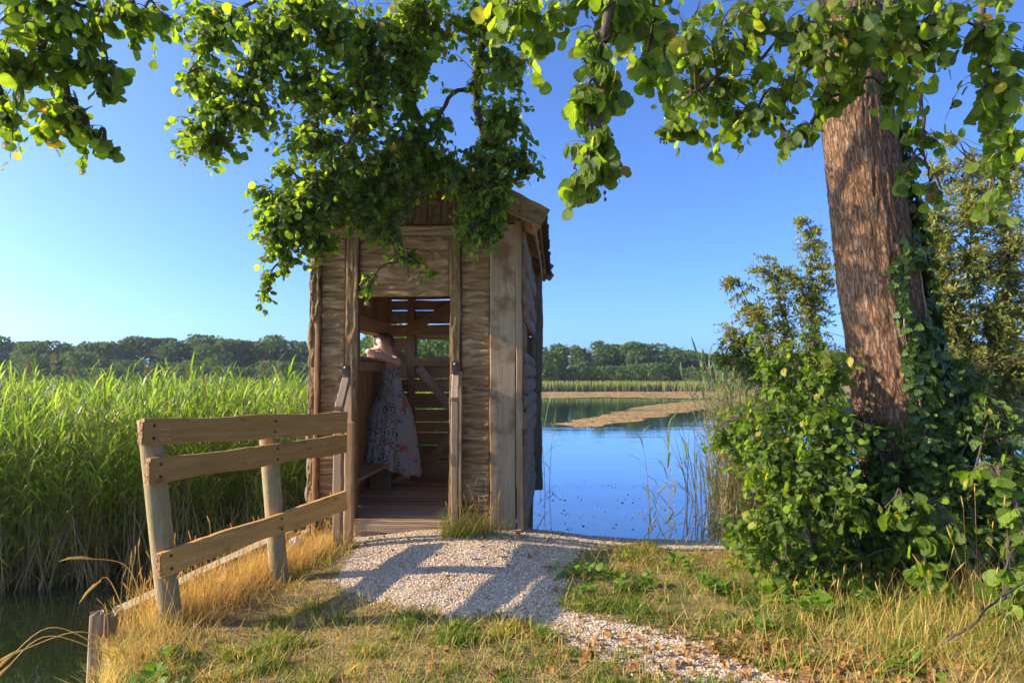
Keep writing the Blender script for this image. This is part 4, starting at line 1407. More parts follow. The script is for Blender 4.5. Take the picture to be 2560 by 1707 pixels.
shrub('willow_thicket', 'tall willow thicket full of pale twigs behind the trunk at the right edge', 'bush', gb(4.6, 6.6),
      [(2140, 560, 6.6, 70, 100, .35, 66), (2230, 480, 6.6, 80, 90, .35, 60), (2320, 560, 6.5, 60, 130, .35, 66), (2230, 620, 6.5, 100, 90, .4, 100), (2160, 720, 6.4, 80, 90, .35, 84), (2270, 760, 6.4, 100, 90, .4, 110),
       (2200, 860, 6.3, 100, 80, .4, 90), (2320, 880, 6.3, 70, 110, .4, 90), (2160, 400, 6.7, 30, 60, .2, 14), (2130, 840, 6.0, 60, 90, .3, 50), (2270, 1000, 6.2, 110, 70, .4, 60), (2250, 380, 6.7, 60, 50, .25, 20), (2320, 410, 6.6, 60, 80, .3, 30), (2110, 640, 6.5, 50, 120, .3, 40), (2340, 700, 6.5, 50, 120, .3, 50), (2180, 320, 6.7, 25, 40, .1, 5)],
      .040, M['willow'], TM_LONG, TM_LONG, 150, [(2140, 500, 6.6), (2230, 440, 6.6), (2320, 520, 6.5), (2160, 680, 6.4), (2270, 720, 6.4), (2220, 830, 6.3), (2320, 850, 6.3)], 39, per=20, twig=.0016, droop=-.1, out=.6, tip_twigs=230)

# ------------------------------------------------------------------ reeds
def reed_template(seed, h=2.1, nl=10, dead=False):
    r = np.random.default_rng(seed)
    mb = MB()
    lean = r.normal(0, .08, 2)
    P = np.array([[lean[0] * t * t * h, lean[1] * t * t * h, t * h] for t in np.linspace(0, 1, 5)])
    V, T = tube(P, np.linspace(.006, .0025, 5), 3, False)
    mb.add(V, T, np.stack([np.zeros(len(V)), np.zeros(len(V)), np.full(len(V), .08)], 1))
    a = r.uniform(0, 6.28)
    for i in range(nl):
        t = np.interp(i / (nl - 1), [0, 1], [.04, .99])
        p = np.array([lean[0] * t * t * h, lean[1] * t * t * h, t * h])
        a += 2.6 + r.normal(0, .6)
        L = r.uniform(.32, .55) * (1.0 if t < .9 else .8)
        el = r.uniform(.5, 1.0) if t < .85 else r.uniform(.9, 1.35)
        w = r.uniform(.0072, .0135)
        dirh = np.array([math.cos(a), math.sin(a), 0])
        side = np.array([-math.sin(a), math.cos(a), 0])
        pts, e, q = [], el, p.copy()
        bend = r.uniform(.25, .75)
        for k_ in range(4):
            pts.append(q.copy())
            q = q + (dirh * math.cos(e) + np.array([0, 0, math.sin(e)])) * L / 3
            e -= bend
        ws = [w * .5, w, w * .8, 0]
        col = r.uniform(.22, 1.0)
        if t < .16: col = r.uniform(.05, .9)
        Vv, Cc = [], []
        for k_ in range(3):
            Vv += [pts[k_] - side * ws[k_], pts[k_] + side * ws[k_]]
            Cc += [(0, k_ / 3, col), (1, k_ / 3, col)]
        Vv.append(pts[3]); Cc.append((0, 1, col))
        mb.add(np.array(Vv), [(0, 1, 3), (0, 3, 2), (2, 3, 5), (2, 5, 4), (4, 5, 6)], Cc)
    return np.concatenate(mb.V), np.concatenate(mb.T), np.concatenate(mb.C)


def place_many(tms, pos, hs, rot, mb, seed=0, lean=.06):
    r = np.random.default_rng(seed)
    which = r.integers(0, len(tms), len(pos))
    for q, (V, T, C) in enumerate(tms):
        idx = np.where(which == q)[0]
        if not len(idx): continue
        ca, sa = np.cos(rot[idx]), np.sin(rot[idx])
        s = hs[idx]
        lx_, ly_ = r.normal(0, lean, len(idx)), r.normal(0, lean, len(idx))
        X = (V[None, :, 0] * ca[:, None] - V[None, :, 1] * sa[:, None]) * s[:, None] + V[None, :, 2] * s[:, None] * lx_[:, None]
        Y = (V[None, :, 0] * sa[:, None] + V[None, :, 1] * ca[:, None]) * s[:, None] + V[None, :, 2] * s[:, None] * ly_[:, None]
        Z = V[None, :, 2] * s[:, None]
        P = np.stack([X + pos[idx, 0:1], Y + pos[idx, 1:2], Z + pos[idx, 2:3]], 2)
        TT = T[None] + (np.arange(len(idx)) * len(V))[:, None, None]
        CC = np.broadcast_to(C[None], (len(idx),) + C.shape).copy()
        CC[:, :, 2] = np.clip(CC[:, :, 2] + np.where(CC[:, :, 2] > .2, r.normal(0, .10, (len(idx), 1)), 0), .0, 1)
        mb.add(P.reshape(-1, 3), TT.reshape(-1, 3), CC.reshape(-1, 3))


RT = [reed_template(300 + i, 2.1, 18) for i in range(10)]
RTF = [reed_template(320 + i, 2.1, 7) for i in range(6)]
r = np.random.default_rng(77)


def reed_ok(x, y):
    front = 5.55 + (x + 4.1) * .33 + .35 * (vnoise(x * 1.3, y * .5, 0, 4) - .5)
    ok = y > front
    ok &= np.where(y < 9.2, x < -1.95 + .10 * (y - 5.4), x < .0378 * y - .75)
    return ok


x = r.uniform(-11.5, -.3, 9000); y = r.uniform(4.6, 11, 9000)
mk = reed_ok(x, y) & (np.abs(x + .0) < 1.05 * y) & (r.uniform(0, 1, 9000) < np.interp(y, [5, 7, 11], [1, 1, .6]))
x, y = x[mk][:5000], y[mk][:5000]
mb = MB()
place_many(RT, np.stack([x, y, np.full_like(x, WATER_Z - .02)], 1), r.normal(.665, .07, len(x)) * np.interp(y, [5.2, 6.2, 8], [.90, .99, 1.0]), r.uniform(0, 6.28, len(x)), mb, 1)
n = 10500
y = 11 + 60 * r.uniform(0, 1, n) ** 1.7
x = -y * .98 + r.uniform(0, 1, n) * (y * 1.02 - .75)
place_many(RTF, np.stack([x, y, np.full_like(x, WATER_Z - .02)], 1), r.normal(.67, .06, n) * np.interp(y, [11, 30], [1.0, .97]), r.uniform(0, 6.28, n), mb, 2)
tag(mb.build('reed_bed', M['reed']), 'dense green reed bed filling the water left of and behind the hut', kind='stuff')
print('REEDS', mb.n)
# dry stems and litter at the foot of the reeds
n = 1300
x = r.uniform(-6.5, -1.75, n); y = 5.4 + (x + 4.1) * .33 + np.abs(r.normal(0, .7, n))
mk = (x < -1.9 + .1 * (y - 5.4)); x, y = x[mk], y[mk]
mb = MB()
for i in range(len(x)):
    h = r.uniform(.25, .95)
    l = r.normal(0, .3, 2)
    p = np.array([x[i], y[i], WATER_Z - .03])
    w = r.uniform(.002, .0045)
    V = [p + [-w, 0, 0], p + [w, 0, 0], p + [l[0] * h * .5 + w, l[1] * h * .5, h * .5], p + [l[0] * h * .5 - w, l[1] * h * .5, h * .5], p + [l[0] * h * 1.2, l[1] * h, h]]
    mb.add(V, [(0, 1, 2), (0, 2, 3), (3, 2, 4)], [(0, 0, r.uniform())] * 5)
tag(mb.build('dry_reed_stems', M['reed_dead']), 'tan dead reed stems standing at the foot of the reed bed', kind='stuff')
# plumes
mb = MB()
for (vx, vy, Y) in ((335, 860, 7.2), (217, 890, 7.6), (212, 960, 7.0), (560, 900, 8.5), (120, 830, 9), (385, 860, 10), (430, 855, 9), (545, 930, 7.8), (60, 850, 7.5), (160, 870, 8.2), (290, 900, 7.0), (470, 890, 7.6), (640, 850, 9.5), (30, 920, 6.8), (600, 840, 11)):
    p = at(vx, vy, Y)
    for q in range(60):
        a = p + np.array([r.normal(0, .012), r.normal(0, .012), r.uniform(-.12, .10)])
        e = a + np.array([r.normal(.02, .03), r.normal(0, .03), r.uniform(-.01, .06)])
        V, T = tube([a, e], [.003, .001], 3, False)
        mb.add(V, T, np.tile((0, .5, .02 + .1 * r.uniform()), (len(V), 1)))
tag(mb.build('reed_plumes', M['reed_pale']), 'brown feathery plumes above the reed bed', kind='stuff')

# reeds on the right bank, stem by stem where they stand apart
single = [(1492, 1160, 8.6, 1000), (1510, 1160, 8.9, 1110), (1535, 1160, 8.4, 985), (1548, 1150, 8.8, 1010), (1600, 1160, 8.6, 985), (1575, 1160, 9.2, 1040), (1628, 1150, 8.5, 930), (1650, 1150, 8.7, 900),
          (1240, 960, 11.5, 925), (1262, 990, 10.5, 940), (1252, 1010, 10, 960)]
words_ = ['short broken reed at the left end of the right-bank reeds, bent over the water', 'slim reed beside the broken one, far left of the right-bank clump', 'tall reed with two spread leaves standing alone in open water',
          'reed just right of the lone tall one, leaning right', 'straight reed before the thick right-bank clump', 'thin pale reed half way to the right-bank clump', 'tall green reed at the edge of the right-bank clump',
          'tallest reed brushing the leafy bush on the right bank', 'small reed in the water close to the hut wall, leftmost', 'small reed in the water near the hut, highest tip', 'small reed by the hut wall, nearest its post']
for i, (vx, vy, Y, vt) in enumerate(single):
    b = at(vx, vy, Y); b[2] = WATER_Z - .05
    t = at(vx + r.normal(0, 20), vt, Y)
    h = t[2] - b[2]
    e = empty('reed', b, r.uniform(0, 6.28), words_[i], 'reed', 'single reeds in the lake')
    V, T, C = reed_template(500 + i, h, 5 if i > 7 else 8)
    nstem = 15
    st = np.all(T < nstem, 1)
    link('stem', tri_mesh('stem', V[:nstem], T[st], C[:nstem], M['reed_pale']), e)
    k_ = nstem
    while k_ < len(V):
        C[k_:k_ + 7, 2] = .35 + .6 * C[k_:k_ + 7, 2]
        link('leaf', tri_mesh('leaf', V[k_:k_ + 7], np.array([(0, 1, 3), (0, 3, 2), (2, 3, 5), (2, 5, 4), (4, 5, 6)]), C[k_:k_ + 7], M['reed_pale']), e)
        k_ += 7
mb = MB()
n = 330
vx_ = 1625 + 190 * r.uniform(0, 1, n) ** .8
Yy = r.uniform(8.2, 10.5, n)
pos = np.array([on_z(v, 1190, WATER_Z) for v in vx_])
pos[:, 1] = Yy; pos[:, 0] = (vx_ * KV - 1280) / F_PX * Yy; pos[:, 2] = WATER_Z - .03
place_many([reed_template(340 + i, 1.75, 7) for i in range(6)], pos, r.uniform(.65, 1.12, n), r.uniform(0, 6.28, n), mb, 5, .12)
n = 230
for i in range(n):
    v = 1560 + 270 * r.uniform(0, 1) ** .55
    Y_ = r.uniform(8.1, 9.6)
    p = np.array([(v * KV - 1280) / F_PX * Y_, Y_, WATER_Z - .03])
    h = r.uniform(.6, 1.5); l = r.normal(0, .16, 2); w = r.uniform(.003, .006)
    V = [p + [-w, 0, 0], p + [w, 0, 0], p + [l[0] * h * .5 + w, l[1] * h * .5, h * .5], p + [l[0] * h * .5 - w, l[1] * h * .5, h * .5], p + [l[0] * h * 1.2, l[1] * h, h]]
    mb.add(V, [(0, 1, 2), (0, 2, 3), (3, 2, 4)], [(0, 0, .3 * r.uniform())] * 5)
tag(mb.build('bank_reeds', M['reed_pale']), 'pale reed clump in the water against the bush on the right bank', kind='stuff')

# ------------------------------------------------------------------ far shore: reed strip, weed mats, trees
mb = MB()
n = 16000
y = r.uniform(83, 92, n); x = r.uniform(-2, 58, n)
wob = 84.5 + 2.5 * vnoise(x * .12, 0, 0, 8)
mk = (y > wob) & (x < .285 * y)
x, y = x[mk], y[mk]
hh = r.uniform(.8, 1.5, len(x))
w = .16
ta = r.uniform(-1.5, 1.5, len(x))
wx_r, wy_r = w * np.cos(ta), w * np.sin(ta)
P = np.stack([np.stack([x - wx_r, y - wy_r, np.full_like(x, WATER_Z)], 1), np.stack([x + wx_r, y + wy_r, np.full_like(x, WATER_Z)], 1), np.stack([x + r.normal(0, .2, len(x)), y, WATER_Z + hh], 1)], 1)
cc = np.stack([np.tile([0, 0, 1.0], (len(x), 1)).T[0] * 0, np.zeros(len(x)), r.uniform(.3, .95, len(x))], 1)
cc = np.repeat(cc[:, None], 3, 1); cc[:, 2, 1] = 1
mb.add(P.reshape(-1, 3), np.arange(len(x) * 3).reshape(-1, 3), cc.reshape(-1, 3))
M['reed_far'] = blade_mat('far_reed', [(0, (.20, .17, .08)), (.3, (.20, .25, .06)), (.7, (.26, .30, .07)), (1, (.36, .34, .11))], None, .45, .7, 1.4, root=(.24, .17, .07))
tag(mb.build('far_reeds', M['reed_far']), 'pale green strip of reeds along the far shore right of the hut', kind='stuff')

k = NT('weed_mat')
ob = k.obj()
wn_ = k.noise(k.mapping(ob, (1, 1, 1)), 3.0, 5, .7)
M['weedmat'] = k.end(k.pbsdf(k.ramp(wn_, [(.3, (.26, .16, .06)), (.5, (.40, .26, .10)), (.7, (.50, .35, .15))]), .9, k.bump(wn_, .5, .02), .1))


def weed_mat(pix, lab, seed, cell):
    poly = np.array([on_z(a, b, WATER_Z)[:2] for a, b in pix])
    lo, hi = poly.min(0), poly.max(0)
    rr = np.random.default_rng(seed)
    n_ = int(min(60000, (hi[0] - lo[0]) * (hi[1] - lo[1]) / cell ** 2 * 3.2))
    x_ = rr.uniform(lo[0] - 1, hi[0] + 1, n_); y_ = rr.uniform(lo[1] - 1, hi[1] + 1, n_)
    wxx = x_ + cell * 6 * (fbm(x_ / cell / 9, y_ / cell / 9, 0, seed) - .5)
    wyy = y_ + cell * 12 * (fbm(x_ / cell / 9, y_ / cell / 9, 3, seed + 1) - .5)
    mk_ = in_poly(wxx, wyy, poly)
    x_, y_ = x_[mk_], y_[mk_]
    n_ = len(x_)
    a_ = rr.uniform(0, 6.28, n_); s_ = cell * rr.uniform(.5, 1.3, n_)
    V_ = []
    for q in range(3):
        V_.append(np.stack([x_ + s_ * np.cos(a_ + q * 2.09), y_ + s_ * np.sin(a_ + q * 2.09) * 1.3, WATER_Z + .004 + cell * .10 * rr.uniform(0, 1, n_)], 1))
    V_ = np.stack(V_, 1).reshape(-1, 3)
    tag(link('weed_mat', tri_mesh('weed_mat', V_, np.arange(n_ * 3).reshape(-1, 3), None, M['weedmat'])), lab, kind='stuff')


weed_mat([(1000, 901), (1400, 900), (1750, 899), (1800, 914), (1560, 916), (1400, 912), (1235, 917), (1000, 919)], 'long brown band of floating weed across the far lake', 3, .35)
weed_mat([(1285, 975), (1370, 957), (1470, 934), (1560, 924), (1720, 914), (1740, 926), (1600, 942), (1520, 955), (1430, 972), (1340, 982)], 'brown tongue of floating weed reaching left in the middle of the lake', 5, .14)


def crown_mesh(name, mat, seed, wx_=3.4, hz=8.0, n=900, cs=.42, lumps=14, low=.05):
    rr = np.random.default_rng(seed)
    C_, S_ = [], []
    for q in range(lumps):
        a = rr.uniform(0, 6.28); h = rr.uniform(low, .86)
        rad = wx_ * .62 * math.sqrt(max(.12, 1 - (abs(h - .5) / .62) ** 2)) * rr.uniform(.35, 1)
        C_.append((math.cos(a) * rad, math.sin(a) * rad, h * hz)); S_.append(rr.uniform(.26, .56) * wx_)
    C_.append((rr.normal(0, .3), rr.normal(0, .3), hz * .86)); S_.append(.36 * wx_)
    C_, S_ = np.array(C_), np.array(S_)
    w_ = rr.integers(0, len(C_), n)
    u = norm(rr.normal(0, 1, (n, 3)))
    S_ = S_ * 1.12
    rad = S_[w_] * (rr.uniform(.55, 1.05, n))
    P_ = C_[w_] + u * rad[:, None] * np.array([1, 1, .85])
    P_[:, 2] = np.minimum(P_[:, 2], hz * rr.uniform(.97, 1.0, n))
    P_ = P_[P_[:, 2] > .1]
    n = len(P_); u = u[:n]
    nm_ = norm(u + .6 * rr.normal(0, 1, (n, 3)) + [0, 0, .3])
    t_ = norm(np.cross(nm_, rr.normal(0, 1, (n, 3))))
    b_ = np.cross(nm_, t_)
    s_ = cs * rr.uniform(.5, 1.25, n)[:, None]
    V_ = np.stack([P_ + t_ * s_, P_ + b_ * s_ * .8 - t_ * s_ * .2, P_ - t_ * s_ * .9 + .1 * b_ * s_, P_ - b_ * s_ * .7 + .2 * t_ * s_], 1).reshape(-1, 3)
    i_ = np.arange(n) * 4
    T_ = np.concatenate([np.stack([i_, i_ + 1, i_ + 2], 1), np.stack([i_, i_ + 2, i_ + 3], 1)])
    Cc = np.zeros((n * 4, 3)); Cc[:, 2] = np.repeat(rr.uniform(0, 1, n), 4)
    return tri_mesh(name, V_, T_, Cc, mat)


crowns = [crown_mesh('crown', M['far'], 800 + q, (3.9, 3.2, 4.4, 3.0, 3.7, 4.8, 2.6, 4.1)[q], (8.0, 8.0, 8.0, 8.0, 8.0, 8.0, 8.0, 8.0)[q], 4200, .27, 15, .0) for q in range(8)]
bushes = [crown_mesh('crown', M['far'], 850 + q, 3.6, 3.6, 1700, .24, 10, .0) for q in range(4)]
Vt, Tt = tube([(0, 0, -.5), (.05, 0, 2.2), (.1, .05, 5.0)], [.28, .2, .08], 7)
trunk_me = tri_mesh('trunk', Vt, Tt, None, M['twig'], True)
# skyline heights read from the photograph (V x -> V y of the tree tops)
SKX = [-250, 0, 60, 130, 190, 250, 310, 370, 420, 480, 540, 590, 640, 690, 800, 900, 1000, 1100, 1240, 1290, 1360, 1400, 1450, 1520, 1600, 1700, 1800, 2000, 2200, 2500]
SKY_ = [780, 770, 783, 776, 774, 786, 770, 768, 776, 765, 778, 786, 764, 778, 776, 770, 776, 780, 792, 787, 776, 790, 781, 790, 803, 808, 806, 800, 800, 800]
far_things = []
v = -40.0
rr = np.random.default_rng(15)
ordn = ['first', 'second', 'third', 'fourth', 'fifth', 'sixth', 'seventh', 'eighth', 'ninth', 'tenth', 'eleventh', 'twelfth', 'thirteenth', 'fourteenth', 'fifteenth', 'sixteenth', 'seventeenth', 'eighteenth', 'nineteenth', 'twentieth']
cl, cr, cm, ch = 0, 0, 0, 0
while v < 2300:
    Y = 112 + rr.uniform(-5, 7)
    top = at(v, np.interp(v, SKX, SKY_) + rr.uniform(-4, 10), Y)
    h = top[2] - .0
    q = rr.integers(0, 8)
    tone = ''
    if v < 690:
        lab = f'{ordn[cl]} rounded tree of the far skyline counted from the left edge, beyond the reed bed'; cl += 1
    elif v < 1235:
        lab = f'{ordn[cm]} skyline tree glimpsed through the hut openings, counted from the left'; cm += 1
    elif v < 1720:
        lab = f'{ordn[cr]} rounded tree on the far shore right of the hut, counted from the hut wall'; cr += 1
    else:
        lab = f'{ordn[min(ch, 19)]} far-shore tree glimpsed through the bushes, counted from the left'; ch += 1
    e = empty('tree', (top[0], Y, 0), rr.uniform(0, 6.28), lab, 'tree', 'trees along the far shore')
    o = link('crown', crowns[q], e)
    ws = rr.uniform(.9, 1.45)
    o.scale = (ws, ws, h / 8.0)
    link('trunk', trunk_me, e)
    v += rr.uniform(36, 56)
v, cb, cb2 = -30.0, 0, 0
while v < 1800:
    Y = 101 + rr.uniform(-4, 3)
    if v > 1200: Y -= 4
    p = at(v, 870, Y)
    lab = f'{ordn[min(cb, 19)]} low bush under the far trees counted from the left edge' if v < 700 else (f'{ordn[min(cb2, 19)]} low bush at the foot of the far-shore trees right of the hut')
    if 700 < v < 1215:
        v = 1215
        continue
    if v < 700: cb += 1
    else: cb2 += 1
    e = empty('shore_bush', (p[0], Y, -.1), rr.uniform(0, 6.28), lab, 'bush', 'low bushes along the far shore')
    o = link('crown', bushes[rr.integers(0, 4)], e)
    o.scale = (rr.uniform(.8, 1.1), rr.uniform(.8, 1.1), rr.uniform(.6, 1.45))
    v += rr.uniform(40, 64)
# brighter willows nearer, seen through the window of the back wall
wl = [crown_mesh('crown', M['near_willow'], 870 + q, 2.2, 4.2, 900, .16, 12, .1) for q in range(2)]
for i, (x_, y_, s_) in enumerate(((-7.2, 36, 1.0), (-5.2, 35, 1.08), (-3.4, 37, .98), (-2.0, 36, 1.1), (-6.2, 39, 1.12))):
    e = empty('willow', (x_, y_, -.4), i * 1.3, ['bright willow at the left side of the view through the back window', 'bright bushy willow just left of middle in the back window view', 'bright willow in the middle of the back window view',
                                             'bright willow at the right side of the back window view', 'taller willow behind the others in the back window view'][i], 'tree', 'willows behind the hut')
    o = link('crown', wl[i % 2], e)
    o.scale = (1, 1, s_)
    link('trunk', trunk_me, e).scale = (.5, .5, .5)

# ------------------------------------------------------------------ lawn, dry grass, gravel, litter
def blade_template(seed, segs=3, bend=.7, w=.012):
    r = np.random.default_rng(seed)
    V, C = [], []
    e, q = 1.45, np.zeros(3)
    for i in range(segs):
        ww = w * (1 - i / segs) ** .7
        V += [q + [0, -ww, 0], q + [0, ww, 0]]
        C += [(0, i / segs, 0), (1, i / segs, 0)]
        q = q + np.array([math.cos(e), 0, math.sin(e)]) / segs
        e -= bend * r.uniform(.5, 1.5)
    V.append(q); C.append((0, 1, 0))
    T = []
    for i in range(segs - 1):
        a = i * 2
        T += [(a, a + 1, a + 3), (a, a + 3, a + 2)]
    a = (segs - 1) * 2
    T.append((a, a + 1, a + 2))
    return np.array(V), np.array(T), np.array(C, float)


def blades(x, y, h, rnd, mb, tms, seed, lean=.35):
    r = np.random.default_rng(seed)
    z = ground_z(x, y) - .005
    which = r.integers(0, len(tms), len(x))
    for q, (V, T, C) in enumerate(tms):
        i = np.where(which == q)[0]
        if not len(i): continue
        a = r.uniform(0, 6.28, len(i)); ca, sa = np.cos(a)[:, None], np.sin(a)[:, None]
        s = h[i][:, None]
        sw = np.minimum(1.0, .10 / h[i])[:, None] * s + .003
        lx_, ly_ = r.normal(0, lean, (len(i), 1)), r.normal(0, lean, (len(i), 1))
        X = V[:, 0] * s * ca - V[:, 1] * sw * sa + V[:, 2] * s * lx_ + x[i][:, None]
        Y = V[:, 0] * s * sa + V[:, 1] * sw * ca + V[:, 2] * s * ly_ + y[i][:, None]
        Z = V[:, 2] * s + z[i][:, None]
        P = np.stack([X, Y, Z], 2).reshape(-1, 3)
        TT = (T[None] + (np.arange(len(i)) * len(V))[:, None, None]).reshape(-1, 3)
        CC = np.broadcast_to(C[None], (len(i),) + C.shape).copy()
        CC[:, :, 2] = rnd[i][:, None]
        mb.add(P, TT, CC.reshape(-1, 3))


BT = [blade_template(i, 3, .35 + .12 * i, .045) for i in range(5)]
BTL = [blade_template(20 + i, 4, .18 + .06 * i, .02) for i in range(5)]
r = np.random.default_rng(99)


def land_pts(n, x0, x1, y0, y1, bias=1.0):
    x = r.uniform(x0, x1, n); y = y0 + (y1 - y0) * r.uniform(0, 1, n) ** bias
    m = in_poly(x, y, LAND) & (seg_dist(x, y, LAND) > .02)
    vx, vy, fw = project(np.stack([x, y, np.zeros_like(x)], 1))
    m &= (vx > -120) & (vx < 2480) & (vy < 1700)
    # not inside the hut
    tx = (x - HUT_O[0]) * HR[0] + (y - HUT_O[1]) * HR[1]
    ty = (x - HUT_O[0]) * HD[0] + (y - HUT_O[1]) * HD[1]
    m &= ~((tx > xL0 - .03) & (tx < xT1 + .02) & (ty > -.04))
    return x[m], y[m]


def dryness(x, y):
    """0 green .. 1 orange straw, from patches; driest by the fence and on the path rim"""
    d = .40 + .95 * (fbm(x * 1.5, y * 1.5, 0, 201, 4) - .5) * 2 * .55
    fd = np.hypot(x + 1.75, (y - 4.3) * .8)
    d = d + .62 * np.exp(-(fd / .55) ** 2) + .30 * np.exp(-(np.hypot(x + 2.0, y - 3.2) / .7) ** 2)
    d = d + .12 * np.exp(-(np.hypot(x - .55, y - 5.0) / .5) ** 2)
    d = d - .30 * np.exp(-(np.hypot(x + .3, (y - 2.6) * 1.2) / .7) ** 2)
    d = d - .36 * np.exp(-(np.hypot(x - .95, (y - 4.0) * 1.3) / .55) ** 2) - .36 * np.exp(-(np.hypot(x - 1.5, (y - 3.8) * 1.2) / 1.0) ** 2)
    return d


mb = MB()
x, y = land_pts(330000, -2.2, 3.6, 2.1, 5.7, 1.15)
pmk = path_mask(x + r.normal(0, .045, len(x)), y + r.normal(0, .06, len(x)))
dens = np.where(pmk, np.where(y < 3.75, .05, .010), 1.0) * (.35 + .9 * fbm(x * 4, y * 4, 0, 210, 3))
bare = fbm(x * 2.4, y * 2.4, 0, 230, 3)
dens *= np.where(bare > .56, .25, 1)
# short tufty rim along the path
m = r.uniform(0, 1, len(x)) < dens
x, y = x[m], y[m]
dr = dryness(x, y)
rn = np.clip(dr + .5 * (fbm(x * 9, y * 9, 0, 223, 2) - .5) + r.normal(0, .20, len(x)), 0, 1)
cl_ = fbm(x * 7, y * 7, 0, 222, 3)
h = r.uniform(.018, .060, len(x)) * (1 + .9 * np.clip(dr - .6, 0, 1)) * (.45 + 1.25 * sstep(.40, .75, cl_))
h = h * np.where(path_mask(x, y), .7, 1)
blades(x, y, h, rn, mb, BT, 1, .5)
print('LAWN', len(x))
x, y = land_pts(9000, -2.0, 3.4, 2.1, 5.2, 1.1)
x, y = x[~path_mask(x, y)], y[~path_mask(x, y)]
x, y = x[:3400], y[:3400]
blades(x, y, r.uniform(.05, .15, len(x)), np.clip(r.normal(.72, .12, len(x)), .45, 1), mb, BTL, 3, .9)
tag(mb.build('lawn_grass', M['grass']), 'short patchy lawn, part green and part dried straw, in the foreground', kind='stuff')

# tall dry grass along the fence, under the tree and round the hut foot
mb = MB()
heads = MB()


def tuft(n, cx_, cy_, sx_, sy_, h0, h1, d0, d1, lean=.22, head=.0, ang=0.0, anyw=False):
    a, b = r.normal(0, 1, n), r.normal(0, 1, n)
    ca, sa = math.cos(ang), math.sin(ang)
    x = cx_ + a * sx_ * ca - b * sy_ * sa
    y = cy_ + a * sx_ * sa + b * sy_ * ca
    m = in_poly(x, y, LAND) & (~path_mask(x, y) | anyw)
    x, y = x[m], y[m]
    h = r.uniform(h0, h1, len(x))
    blades(x, y, h, np.clip(r.uniform(d0, d1, len(x)), 0, 1), mb, BTL, int(r.integers(1e6)), lean)
    k_ = int(len(x) * head)
    for i in range(k_):
        z = float(ground_z(x[i], y[i]))
        hh_ = h[i] * r.uniform(1.15, 1.7)
        l = r.normal(0, .16, 2)
        P = spline([(x[i], y[i], z), (x[i] + l[0] * hh_ * .4, y[i] + l[1] * hh_ * .4, z + hh_ * .6), (x[i] + l[0] * hh_, y[i] + l[1] * hh_, z + hh_)], 6)
        V, T = tube(P, .0013, 3, False)
        heads.add(V, T, np.tile((0, .5, r.uniform(.6, .9)), (len(V), 1)))
        e = P[-1]; dr_ = norm(P[-1] - P[-2]) + r.normal(0, .2, 3)
        V, T = tube([e - dr_ * .005, e + dr_ * .015, e + dr_ * .035, e + dr_ * .05], [.0008, .0030, .0026, .0006], 5)
        heads.add(V, T, np.tile((0, .5, r.uniform(.55, .95)), (len(V), 1)))


fa = math.atan2(1.27, .73)
tuft(1900, -1.68, 4.25, .42, .10, .08, .24, .66, 1.0, .3, .05, fa)
tuft(800, -1.78, 3.80, .20, .10, .08, .24, .62, 1.0, .35, .07, fa)
tuft(1000, -1.52, 4.72, .25, .12, .06, .20, .62, .98, .3, .05, fa)
tuft(800, -1.74, 3.25, .11, .22, .06, .18, .5, .98, .5, .03)
tuft(500, -1.75, 2.9, .16, .22, .06, .18, .5, .95, .5, .02)
tuft(160, -1.22, 4.95, .16, .10, .08, .24, .55, .95, .3, .06)
tuft(420, -.38, 5.03, .08, .05, .08, .26, .2, .75, .4, .05, 0, True)
tuft(200, -.19, 5.08, .07, .04, .06, .18, .2, .8, .35, .05, 0, True)
tuft(60, .06, 5.10, .05, .04, .06, .22, .5, .9, .3, .1)
tuft(700, 2.0, 3.9, .45, .25, .06, .26, .1, .8, .3, .02)
tuft(900, 1.75, 3.3, .55, .25, .06, .22, .3, .9, .35, .03)
tuft(700, 2.3, 3.2, .4, .25, .10, .30, .25, .9, .35, .03)
tuft(500, 2.2, 2.7, .4, .3, .08, .22, .3, .9, .4, .02)
tuft(300, 1.5, 4.4, .3, .18, .06, .2, .05, .5, .35, .03)
tuft(260, .75, 4.75, .35, .22, .04, .13, .3, .9, .4, .04)
tuft(200, 1.1, 5.28, .5, .08, .03, .12, .2, .8, .4, .03)
tuft(80, .35, 5.40, .2, .03, .05, .16, .1, .5, .35, .02)
tuft(130, 2.45, 3.55, .14, .09, .22, .45, .6, .85, .25, .08)
tuft(700, -.2, 3.1, .9, .3, .05, .13, .2, .85, .45, .05)
tuft(500, -.9, 2.7, .6, .35, .05, .13, .2, .85, .45, .05)
tag(mb.build('dry_grass', M['grass']), 'taller grass tufts, orange and dry along the fence, greener under the tree', kind='stuff')
tag(heads.build('grass_heads', M['grass']), 'thin grass stalks with seed heads standing above the lawn', kind='stuff')
